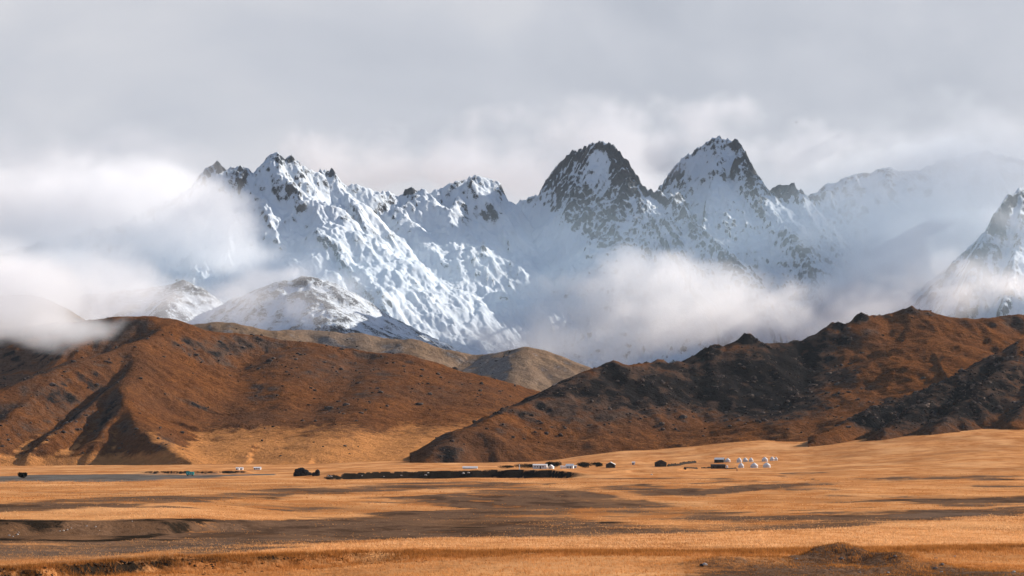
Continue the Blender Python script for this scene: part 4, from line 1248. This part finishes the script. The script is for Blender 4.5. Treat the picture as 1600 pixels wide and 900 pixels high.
stones = [(15, 837, 1.3), (21, 838.5, .9), (28, 836, 1.6), (30, 833.5, 1.2), (82, 834.2, 1.1), (94, 832, 1.0), (100, 831.6, 1.3), (106, 830, 1.2), (112, 828.6, .9), (136, 822.8, 1.0), (150, 823.6, 1.0), (156, 831, .8), (207, 815, .9)]
for k, (u, v, s) in enumerate(stones):
    x, Y, z, mp = stand(u, v)
    r = s * mp * .85
    rock('stone', (x, Y - .3, z + r * .25), (r * 1.6, r, r), M_stone, 20 + k, 2, .3, 'pale stone lying in the dark cut bank of the dry channel', 'stone', 'pale stones in the cut bank', rz=k * .7)
far = [(517, 745.2, 1.3), (513, 746, .8), (566, 745, 1.0), (665, 743.6, 1.2), (669, 741.5, 1.0), (724, 742, 1.6), (732, 742.2, 1.2), (1018, 742, 1.1), (600, 745.6, .8), (627, 744.5, .9)]
for k, (u, v, s) in enumerate(far):
    x, Y, z, mp = stand(u, v)
    r = s * mp
    rock('boulder', (x, Y - 1.0, z + r * .25), (r * 1.7, r, r), M_stone, 50 + k, 2, .3, 'pale boulder lying along the foot of the dark river bluff', 'boulder', 'pale boulders along the bluff', rz=k)
x, Y, z, mp = stand(1101, 885)
rock('stone', (x, Y, z + .12), (.17, .12, .12), M_stone, 77, 3, .3, 'pale stone lying alone in the grass left of the brown mound', 'stone')
x, Y, z, mp = stand(1096, 885.5)
rock('stone', (x, Y, z + .08), (.14, .12, .11), M_blackrock, 78, 3, .3, 'dark stone touching the left side of the lone pale stone', 'stone')
rnd = random.Random(5)
for k in range(14):
    u = rnd.uniform(1240, 1596); v = rnd.uniform(868, 897)
    x, Y, z, mp = stand(u, v)
    r = rnd.uniform(.05, .12)
    rock('stone', (x, Y, z + r * .2), (r * 1.7, r * 1.2, r), rnd.choice((M_brownstone, M_stone, M_brownstone)), 100 + k, 2, .3, 'small stone scattered on the trodden ground by the brown mound', 'stone', 'small stones by the mound', rz=k * 1.3)


# ------------------------------------------------------------------ a person walking in front of the yurts
def skin_body(name, verts, edges, radii, mat, parent, root=0, sub=1):
    me = bpy.data.meshes.new(name)
    me.from_pydata(verts, edges, []); me.update()
    me.materials.append(mat)
    o = bpy.data.objects.new(name, me); COL.objects.link(o); o.parent = parent
    md = o.modifiers.new('skin', 'SKIN'); md.use_smooth_shade = True
    for k, r in enumerate(radii):
        sv = me.skin_vertices[0].data[k]
        sv.radius = (r, r) if not isinstance(r, tuple) else r
        sv.use_root = (k == root)
    s2 = o.modifiers.new('sub', 'SUBSURF'); s2.levels = sub; s2.render_levels = sub
    return o


x, Y, z, mp = stand(1151.6, 737)
pr = thing('person', (x, Y, z + .02), .3, 'person in dark red coat and black trousers standing in front of the yurts', 'person')
V_ = [(0, 0, .98), (0, 0, 1.15), (0, 0, 1.36), (0, 0, 1.50), (0, -.02, 1.58), (0, -.03, 1.69), (0, -.02, 1.76),
      (.19, 0, 1.42), (.25, .02, 1.14), (.25, -.06, .90), (.245, -.09, .80),
      (-.19, 0, 1.42), (-.25, .02, 1.14), (-.25, -.04, .90), (-.245, -.07, .80),
      (.10, 0, .92), (.11, -.05, .50), (.11, .04, .09), (.12, -.14, .05),
      (-.10, 0, .92), (-.11, .05, .50), (-.11, .16, .10), (-.12, .02, .05)]
E_ = [(0, 1), (1, 2), (2, 3), (3, 4), (4, 5), (5, 6), (2, 7), (7, 8), (8, 9), (9, 10), (2, 11), (11, 12), (12, 13), (13, 14), (0, 15), (15, 16), (16, 17), (17, 18), (0, 19), (19, 20), (20, 21), (21, 22)]
R_ = [.14, .13, .15, .06, .07, .09, .07, .065, .05, .038, .035, .065, .05, .038, .035, .095, .062, .045, .04, .095, .062, .045, .04]
for base_i in (10, 14):
    bx, by, bz = V_[base_i]
    for q, (dx, ln) in enumerate(((-.03, .075), (-.01, .085), (.01, .08), (.03, .065))):
        V_.append((bx + dx * .4, by + dx, bz - ln)); E_.append((base_i, len(V_) - 1)); R_.append(.009)
    V_.append((bx, by - .055, bz - .03)); E_.append((base_i, len(V_) - 1)); R_.append(.010)
skin_body('body', V_, E_, R_, M_skin, pr)
bm = bmesh.new(); lathe(bm, [(.27, .62), (.25, .95), (.22, 1.12), (.24, 1.34), (.19, 1.45), (.08, 1.52)], 18, .72); mesh_obj('coat', bm, M_coat, pr)
for s in (-1, 1):
    skin_body('sleeve', [(.17 * s, 0, 1.43), (.255 * s, .02, 1.14), (.252 * s, -.05, .89)], [(0, 1), (1, 2)], [.085, .07, .055], M_coat, pr)
skin_body('trousers', [(0, 0, .96), (.10, 0, .90), (.11, -.05, .50), (.11, .04, .12), (-.10, 0, .90), (-.11, .05, .50), (-.11, .16, .13)], [(0, 1), (1, 2), (2, 3), (0, 4), (4, 5), (5, 6)], [.15, .105, .075, .065, .105, .075, .065], M_trouser, pr)
bm = bmesh.new(); lathe(bm, [(.105, 1.66), (.112, 1.72), (.095, 1.81), (.05, 1.85), (0, 1.86)], 14); mesh_obj('hair', bm, M_hair, pr)

pr.scale = (1.1, 1.1, 1.1)
# ------------------------------------------------------------------ a bird far up in front of the cloud
bx, by, bz = PT(1244.3, 191, 520)
bd = thing('bird', (bx, by, bz), .6, 'tiny dark bird gliding high in front of the grey cloud', 'bird')
bm = bmesh.new(); bmesh.ops.create_uvsphere(bm, u_segments=12, v_segments=8, radius=1.0)
for v in bm.verts:
    v.co = (v.co.x * .055 * (1 - .3 * v.co.y), v.co.y * .20, v.co.z * .055)
vs = []
for s in (-1, 1):
    a = [bm.verts.new(p) for p in ((s * .03, .07, .02), (s * .22, .10, .07), (s * .45, .02, .05), (s * .24, -.03, .06), (s * .03, -.07, .02))]
    b_ = [bm.verts.new((q.co.x, q.co.y, q.co.z + .012)) for q in a]
    bm.faces.new(a); bm.faces.new(b_)
    for k in range(5): bm.faces.new((a[k], a[(k + 1) % 5], b_[(k + 1) % 5], b_[k]))
a = [bm.verts.new(p) for p in ((-.02, -.17, 0), (.02, -.17, 0), (.06, -.32, .005), (-.06, -.32, .005))]
b_ = [bm.verts.new((q.co.x, q.co.y, q.co.z + .01)) for q in a]
bm.faces.new(a); bm.faces.new(b_)
for k in range(4): bm.faces.new((a[k], a[(k + 1) % 4], b_[(k + 1) % 4], b_[k]))
mesh_obj('body', bm, M_feather, bd)
# ------------------------------------------------------------------ dry grass: tufts of blades on the near bank
rg = np.random.RandomState(11)


def scatter(n, u_rng, y_rng):
    """points spread evenly over the view from u0..u1 at depths y0..y1"""
    Y = np.sqrt(rg.uniform(y_rng[0] ** 2, y_rng[1] ** 2, n))
    U = rg.uniform(u_rng[0], u_rng[1], n)
    return (U - 800) / F * Y, Y, U


def blades(X, Y, Z, h, w, nb, lean, tone):
    n = len(X)
    Xr, Yr_, Zr, hr, wr, tr = (np.repeat(a, nb) for a in (X, Y, Z, h, w, tone))
    m = n * nb
    ang = rg.uniform(0, 2 * math.pi, m)
    ox, oy = rg.normal(0, .09, m), rg.normal(0, .09, m)
    lx, ly = rg.normal(-.10, lean, m) * hr, rg.normal(0, lean, m) * hr
    hh = hr * rg.uniform(.55, 1.15, m)
    px, py = np.cos(ang) * wr, np.sin(ang) * wr
    bx, by = Xr + ox, Yr_ + oy
    v = np.empty((m, 3, 3), np.float32)
    v[:, 0] = np.stack([bx - px, by - py, Zr - .04], -1)
    v[:, 1] = np.stack([bx + px, by + py, Zr - .04], -1)
    v[:, 2] = np.stack([bx + lx, by + ly, Zr + hh], -1)
    return v.reshape(-1, 3), np.repeat(tr + rg.normal(0, .12, m), 3)


def grass_mat():
    m, t, b = new_mat('dry_grass')
    a = attr(t, 'tone')
    c = ramp(t, a, [(0.0, (.13, .052, .016)), (.35, (.42, .165, .042)), (.7, (.67, .33, .125)), (1.0, (.80, .49, .25))])
    t.links.new(c, b.inputs['Base Color'])
    b.inputs['Roughness'].default_value = .8
    tr = N(t, 'ShaderNodeBsdfTranslucent')
    t.links.new(c, tr.inputs[0])
    mx = N(t, 'ShaderNodeMixShader')
    mx.inputs[0].default_value = .45
    t.links.new(b.outputs[0], mx.inputs[1]); t.links.new(tr.outputs[0], mx.inputs[2])
    o = [n for n in t.nodes if n.type == 'OUTPUT_MATERIAL'][0]
    t.links.new(mx.outputs[0], o.inputs[0])
    return m


M_grass = grass_mat()
VV, TT = [], []
for (n, ur, yr, hb, wb, nb, keep) in (
    (62000, (-60, 1660), (150, 330), .25, .022, 3, .5),
    (36000, (200, 1680), (215, 470), .30, .036, 3, .5),
    (22000, (-60, 1660), (330, 620), .26, .06, 2, .45),
    (28000, (1070, 1600), (174, 206), .20, .018, 3, .45),
    (26000, (-60, 1660), (520, 1350), .34, .16, 2, .45),
    (36000, (-60, 1660), None, .30, .018, 3, .5),
):
    if yr is None:                                       # along the face of the bank
        U = rg.uniform(ur[0], ur[1], n); Y = edge(U, E0) + rg.normal(-1.0, 4.0, n); X = (U - 800) / F * Y
    else:
        X, Y, U = scatter(n, ur, yr)
    so = np.clip(ground_lookup(soil, X, Y) + ground_lookup(scrub, X, Y) * .5, 0, 1)
    md = np.exp(-((U - 1305) / 150) ** 2 - ((Y - 193) / 9.0) ** 2) + .6 * np.exp(-((U - 1500) / 130) ** 2 - ((Y - 182) / 12.0) ** 2)
    so = so * (1 - .7 * np.clip(md, 0, 1))
    k = rg.rand(n) > so * 1.0
    pch = fbm(X / 5, Y / 7, 3, 71); fine = fbm(X / 1.3, Y / 1.6, 2, 72)
    k &= rg.rand(n) < .75 + 1.2 * pch
    X, Y, U, pch, fine, so, md = X[k], Y[k], U[k], pch[k], fine[k], so[k], md[k]
    Z = ground_z(X, Y)
    # the face of the bank grows long rust-coloured grass, its top short pale grass
    e0 = edge(U, E0)
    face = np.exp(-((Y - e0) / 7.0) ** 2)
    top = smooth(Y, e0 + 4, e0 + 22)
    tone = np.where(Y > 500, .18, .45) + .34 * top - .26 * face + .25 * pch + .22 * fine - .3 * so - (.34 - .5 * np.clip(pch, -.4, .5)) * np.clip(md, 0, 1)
    h = hb * (.75 + .55 * face + .5 * np.clip(pch, -.5, .8) - .3 * so + .9 * np.clip(md, 0, 1) * np.clip(fine + .1, 0, 1))
    v, tt = blades(X, Y, Z, np.maximum(h, .08), np.full(len(X), wb), nb, .33, tone)
    VV.append(v); TT.append(tt)
co = np.concatenate(VV); tt = np.clip(np.concatenate(TT), 0, 1)
nt = len(co) // 3
me = bpy.data.meshes.new('grass')
me.vertices.add(len(co)); me.vertices.foreach_set('co', co.ravel())
me.loops.add(len(co)); me.loops.foreach_set('vertex_index', np.arange(len(co), dtype=np.int32))
me.polygons.add(nt); me.polygons.foreach_set('loop_start', (np.arange(nt) * 3).astype(np.int32)); me.polygons.foreach_set('loop_total', np.full(nt, 3, np.int32))
me.update(calc_edges=True)
at = me.attributes.new('tone', 'FLOAT', 'POINT'); at.data.foreach_set('value', tt.astype(np.float32))
me.materials.append(M_grass)
grass = bpy.data.objects.new('grass', me); COL.objects.link(grass)
put(grass, kind='stuff')

# dark clods and roots where the face of the bank has broken away
rc = np.random.RandomState(3)
bm = bmesh.new()
tmp = bmesh.new(); bmesh.ops.create_icosphere(tmp, subdivisions=1, radius=1.0)
tv = np.array([v.co[:] for v in tmp.verts]); tf = [[v.index for v in f.verts] for f in tmp.faces]; tmp.free()
cv, cf = [], []
for k in range(1500):
    u = rc.uniform(-30, 720) if rc.rand() < 2 else 0
    if u > 1000:
        x = (u - 800) / F * 195 + rc.normal(0, .6); Y = 195 + rc.normal(0, 3.5); s = rc.uniform(.04, .13)
    else:
        e0 = edge(np.array([u]), E0)[0]
        Y = e0 - 1.5 + rc.normal(0, 2.6) - rc.exponential(2.0)
        x = (u - 800) / F * Y; s = rc.uniform(.03, .12) * (1.25 - .75 * u / 720)
        if fbm(np.array([x / 2.5]), np.array([Y / 2.5]), 3, 91)[0] < -.02 + .12 * u / 720: continue
    z = float(ground_z(np.array([x]), np.array([Y]))[0])
    q = tv * (1 + rc.normal(0, .22, (len(tv), 1))) * np.array([s * rc.uniform(.8, 1.9), s, s * rc.uniform(.6, 1.2)]) + np.array([x, Y, z + s * .2])
    o = len(cv) * len(tv)
    cv.append(q); cf += [[i + o for i in f] for f in tf]
me = bpy.data.meshes.new('clods'); me.from_pydata(np.concatenate(cv).tolist(), [], cf); me.update()
me.materials.append(M_turf)
clods = bpy.data.objects.new('clods', me); COL.objects.link(clods)
put(clods, kind='stuff')
# ------------------------------------------------------------------ air
def volume_mat(name, density, color=(1, 1, 1), aniso=0.2):
    m = bpy.data.materials.new(name)
    m.use_nodes = True
    t = m.node_tree
    t.nodes.clear()
    v = N(t, 'ShaderNodeVolumePrincipled')
    v.inputs['Color'].default_value = (*color, 1)
    v.inputs['Density'].default_value = density
    v.inputs['Anisotropy'].default_value = aniso
    o = N(t, 'ShaderNodeOutputMaterial')
    t.links.new(v.outputs[0], o.inputs['Volume'])
    return m, t, v
m_haze, _, _ = volume_mat('air', 7.0e-6, (.70, .86, 1.0), 0.3)
bm = bmesh.new()
bmesh.ops.create_cube(bm, size=1.0)
for v in bm.verts:
    v.co = ((v.co.x) * 42000, 15000 + v.co.y * 31000, 850 + v.co.z * 1900)
me = bpy.data.meshes.new('haze'); bm.to_mesh(me); bm.free()
me.materials.append(m_haze)
haze = bpy.data.objects.new('haze', me); COL.objects.link(haze)
put(haze, kind='stuff')
# ------------------------------------------------------------------ clouds: voxel volumes with soft, torn edges
def cloud(name, blobs, res, dens, nscale, seed, namp=1.0, color=(.80, .835, .90), aniso=0.35, lo=0.0, hi=1.0, label=None):
    """blobs: (u, v, Y, half width px, half height px, half depth m, weight)"""
    P = []
    for (u, v, Y, ru, rv, rd, w) in blobs:
        x, y, z = PT(u, v, Y)
        P.append(((x, y, z), (ru / F * Y, rd, rv / F * Y), w))
    ext = 1.75
    mn = [min(c[k] - ext * r[k] for c, r, _ in P) for k in range(3)]
    mx = [max(c[k] + ext * r[k] for c, r, _ in P) for k in range(3)]
    ctr = [(a + b) / 2 for a, b in zip(mn, mx)]
    bm = bmesh.new(); bmesh.ops.create_cube(bm, size=1.0)
    for vv in bm.verts:
        vv.co = [(vv.co[k]) * (mx[k] - mn[k]) for k in range(3)]
    me = bpy.data.meshes.new(name); bm.to_mesh(me); bm.free()
    m, _, vol = volume_mat('cloud_vapour', dens, color, aniso)
    me.materials.append(m)
    o = bpy.data.objects.new(name, me); COL.objects.link(o)
    o.location = ctr
    g = bpy.data.node_groups.new('cloud_field', 'GeometryNodeTree')
    g.interface.new_socket('Geometry', in_out='INPUT', socket_type='NodeSocketGeometry')
    g.interface.new_socket('Geometry', in_out='OUTPUT', socket_type='NodeSocketGeometry')
    gi = g.nodes.new('NodeGroupInput'); go = g.nodes.new('NodeGroupOutput')
    pos = g.nodes.new('GeometryNodeInputPosition').outputs[0]

    def vm(op, a, b=None, out=0):
        n = g.nodes.new('ShaderNodeVectorMath'); n.operation = op
        for i, x in enumerate((a, b)):
            if x is None: continue
            if hasattr(x, 'links'): g.links.new(x, n.inputs[i])
            else: n.inputs[i].default_value = x
        return n.outputs[out]
    # warp the position so that the blobs lose their round outline
    wn = g.nodes.new('ShaderNodeTexNoise'); wn.inputs['Scale'].default_value = 1.0; wn.inputs['Detail'].default_value = 3.0
    sc0 = vm('MULTIPLY', vm('ADD', pos, (seed * 137.0, seed * 71.0, 0.0)), (1 / (nscale * 2.2), 1 / (nscale * 2.2), 1 / (nscale * 1.6)))
    g.links.new(sc0, wn.inputs['Vector'])
    wv = vm('MULTIPLY', vm('SUBTRACT', wn.outputs['Color'], (.5, .5, .5)), (nscale * 1.5, nscale * 1.2, nscale * 1.1))
    wp = vm('ADD', pos, wv)
    tot = None
    for c, r, w in P:
        dv = vm('DIVIDE', vm('SUBTRACT', wp, tuple(c[k] - ctr[k] for k in range(3))), r)
        d2 = vm('DOT_PRODUCT', dv, dv, out=1)
        e = math_node(g, 'MULTIPLY', math_node(g, 'EXPONENT', math_node(g, 'MULTIPLY', d2, -1.3)), w)
        tot = e if tot is None else math_node(g, 'ADD', tot, e)
    nn = g.nodes.new('ShaderNodeTexNoise'); nn.inputs['Scale'].default_value = 1.0
    nn.inputs['Detail'].default_value = 6.0; nn.inputs['Roughness'].default_value = .62
    g.links.new(vm('MULTIPLY', vm('ADD', pos, (seed * 311.0, 0.0, seed * 97.0)), (1 / nscale, 1 / nscale, 1 / (nscale * .75))), nn.inputs['Vector'])
    # torn edges: the noise eats into the thin rim and hollows out the body
    rim = g.nodes.new('ShaderNodeMapRange'); rim.interpolation_type = 'SMOOTHSTEP'
    g.links.new(tot, rim.inputs[0]); rim.inputs[1].default_value = .04; rim.inputs[2].default_value = .45
    nz = math_node(g, 'MULTIPLY', math_node(g, 'SUBTRACT', nn.outputs[0], .52), 3.6 * namp)
    n2_ = g.nodes.new('ShaderNodeTexNoise'); n2_.inputs['Scale'].default_value = 1.0
    n2_.inputs['Detail'].default_value = 4.0; n2_.inputs['Roughness'].default_value = .6
    g.links.new(vm('MULTIPLY', vm('ADD', wp, (seed * 53.0, 9.0, seed * 17.0)), (3.1 / nscale, 3.1 / nscale, 4.2 / nscale)), n2_.inputs['Vector'])
    nz = math_node(g, 'ADD', nz, math_node(g, 'MULTIPLY', math_node(g, 'SUBTRACT', n2_.outputs[0], .5), 1.7 * namp))
    fac = math_node(g, 'ADD', math_node(g, 'SUBTRACT', tot, .30), math_node(g, 'MULTIPLY', nz, rim.outputs[0]))
    mr = g.nodes.new('ShaderNodeMapRange'); mr.interpolation_type = 'SMOOTHSTEP'
    g.links.new(fac, mr.inputs[0])
    mr.inputs[1].default_value = lo; mr.inputs[2].default_value = lo + hi * .9
    dn = mr.outputs[0]
    vc = g.nodes.new('GeometryNodeVolumeCube')
    g.links.new(dn, vc.inputs['Density'])
    vc.inputs['Min'].default_value = [a - c for a, c in zip(mn, ctr)]
    vc.inputs['Max'].default_value = [a - c for a, c in zip(mx, ctr)]
    for k, a in enumerate(('Resolution X', 'Resolution Y', 'Resolution Z')):
        vc.inputs[a].default_value = max(12, int((mx[k] - mn[k]) / res))
    sm = g.nodes.new('GeometryNodeSetMaterial'); sm.inputs['Material'].default_value = m
    g.links.new(vc.outputs[0], sm.inputs[0]); g.links.new(sm.outputs[0], go.inputs[0])
    md = o.modifiers.new('vapour', 'NODES'); md.node_group = g
    return put(o, kind='stuff')


# bank of cloud over the left half, in front of the snow massif
cloud('cloud', [
    (-120, 330, 7350, 200, 90, 420, 1.0), (40, 340, 7350, 170, 75, 420, 1.0), (190, 330, 7350, 130, 60, 380, 1.05), (290, 350, 7350, 110, 60, 360, 1.1), (370, 385, 7350, 100, 52, 320, 1.05),
    (450, 418, 7350, 90, 40, 280, .9), (540, 448, 7400, 90, 34, 240, .7), (120, 430, 7100, 140, 50, 380, .9), (0, 450, 6900, 150, 60, 380, 1.0), (380, 445, 6900, 100, 30, 220, .7),
    (200, 280, 7500, 150, 50, 200, .36), (20, 275, 7500, 190, 56, 200, .38), (330, 300, 7500, 70, 36, 200, .4), (270, 300, 7500, 60, 26, 200, .6)], 11, .0038, 260, 3, 1.0, color=(.92, .93, .95))
# low cloud between the brown hill and the dome
cloud('cloud', [(-100, 420, 5500, 130, 60, 240, 1.0), (30, 425, 5500, 110, 55, 240, 1.0), (130, 440, 5500, 90, 50, 240, .9), (190, 430, 5500, 60, 40, 200, .7), (335, 452, 5600, 75, 30, 180, .75), (410, 432, 5700, 80, 26, 180, .7), (480, 425, 5800, 70, 20, 160, .5), (170, 480, 5300, 70, 26, 180, .65), (80, 470, 5300, 90, 34, 200, .85), (250, 440, 5500, 50, 26, 160, .45)],
    10, .0050, 200, 21, 1.0, color=(.92, .93, .95))
# fog lying on the crest of the left hill
cloud('cloud', [
    (-120, 470, 3080, 150, 62, 170, 1.1), (0, 478, 3080, 110, 45, 160, 1.0), (70, 505, 3090, 90, 28, 140, .95), (140, 505, 3110, 60, 18, 110, .7), (185, 497, 3140, 45, 10, 80, .5), (40, 445, 3150, 80, 34, 150, .9), (110, 470, 3200, 50, 22, 120, .6)],
    6, .011, 110, 5, .8, color=(.89, .90, .93))
# cloud in the valley below the central peak
cloud('cloud', [
    (1010, 420, 6500, 90, 34, 260, .85), (950, 460, 6500, 120, 48, 320, 1.0), (1060, 450, 6500, 90, 50, 320, 1.0), (1120, 480, 6400, 100, 48, 320, .95), (980, 520, 6300, 150, 44, 360, 1.05), (870, 520, 6300, 90, 34, 260, .75),
    (1180, 510, 6300, 100, 44, 300, .9), (1260, 505, 6400, 90, 44, 300, .85), (800, 535, 6300, 100, 30, 240, .7), (710, 530, 6400, 100, 26, 240, .55), (620, 515, 6500, 90, 22, 220, .45), (850, 480, 6600, 70, 40, 240, .5), (1340, 490, 6500, 100, 50, 300, .8), (1430, 462, 6600, 110, 56, 300, .95), (1540, 480, 6500, 100, 44, 300, .75)], 11, .0044, 230, 9, 1.0, color=(.87, .885, .91))
# thin veil in the cirque on the right
cloud('cloud', [
    (1330, 400, 8700, 100, 90, 330, .7), (1430, 350, 8800, 120, 110, 330, .85), (1530, 320, 8900, 110, 90, 300, .85), (1410, 255, 9300, 140, 50, 280, .75), (1540, 235, 9300, 140, 50, 280, .85), (1650, 270, 9000, 120, 80, 260, .8), (1290, 330, 9000, 60, 60, 200, .6), (1600, 380, 8700, 120, 90, 260, .7), (1310, 470, 7950, 100, 60, 260, 1.0), (1440, 455, 7900, 140, 80, 300, 1.1), (1380, 400, 8100, 100, 70, 260, .8)],
    18, .0048, 280, 12, .8, color=(.80, .85, .90))
# the overcast that carries on out of view to the right and keeps the cirque in shade
cloud('cloud', [(2187, -20, 11900, 330, 150, 900, 1.2), (2050, 0, 11500, 250, 130, 800, 1.0), (2330, -20, 12400, 300, 150, 900, 1.1), (2400, -180, 10200, 240, 140, 700, 1.1), (2380, -160, 9400, 220, 140, 600, 1.0), (2420, -110, 11000, 240, 140, 700, 1.1)], 70, .0012, 700, 51, .5)
# drift across the shoulder at the right edge
cloud('cloud', [(1560, 430, 6950, 90, 60, 160, .7), (1600, 350, 7000, 70, 60, 140, .5), (1500, 470, 6950, 90, 50, 160, .8), (1660, 400, 6950, 90, 90, 160, .8)], 12, .0035, 240, 31, .7)
# cloud that hangs behind and round the summits
cloud('cloud', [
    (1000, 290, 10050, 70, 44, 260, 1.0), (955, 225, 10050, 70, 40, 260, .95), (1044, 258, 9080, 36, 36, 110, 1.1), (1075, 230, 9100, 40, 26, 100, .95), (840, 275, 9900, 90, 44, 260, .9), (730, 280, 9900, 110, 38, 260, .8), (580, 262, 9700, 120, 38, 260, .8), (450, 240, 9600, 120, 38, 260, .7),
    (1200, 250, 9500, 90, 40, 200, .9), (1110, 195, 9800, 90, 44, 240, .9), (900, 190, 9900, 160, 50, 240, .7), (650, 220, 9800, 200, 60, 240, .7), (1300, 220, 9600, 120, 50, 240, .8), (1290, 270, 9400, 90, 40, 200, .8)],
    18, .0034, 280, 15, .8, color=(.76, .79, .84))
# thin veils that tie the banks to the sky and drift over the slopes
cloud('mist', [(-80, 255, 7700, 260, 80, 260, 1.0), (150, 240, 7700, 200, 70, 260, .9), (330, 270, 7700, 110, 60, 220, .7), (420, 350, 7500, 120, 80, 220, .6)], 24, .0014, 330, 61, .9, color=(.90, .91, .94))
cloud('mist', [(300, 450, 5500, 120, 60, 220, 1.0), (420, 455, 5500, 110, 50, 220, .9), (530, 480, 5500, 100, 40, 220, .7), (160, 440, 5400, 120, 60, 220, 1.0), (640, 500, 5600, 100, 40, 220, .6)], 18, .0025, 260, 63, .9, color=(.88, .90, .94))
cloud('mist', [(1320, 330, 8000, 90, 110, 240, .8), (1430, 300, 8000, 110, 120, 260, 1.0), (1540, 280, 8000, 110, 110, 260, 1.0), (1640, 280, 8000, 110, 120, 260, .9), (1400, 440, 7800, 130, 70, 260, 1.0), (1530, 450, 6900, 130, 70, 200, .9)], 24, .0019, 330, 65, .8, color=(.80, .85, .90))
# thin mist filling the foot of the snow mountains
cloud('mist', [(300, 440, 6900, 420, 110, 700, .8), (760, 440, 7000, 420, 120, 700, .8), (1200, 430, 7200, 420, 130, 700, .85), (1600, 420, 7200, 420, 140, 700, .9), (0, 430, 6900, 300, 120, 700, .8)], 40, .00036, 700, 41, .25, color=(.66, .85, 1.0))
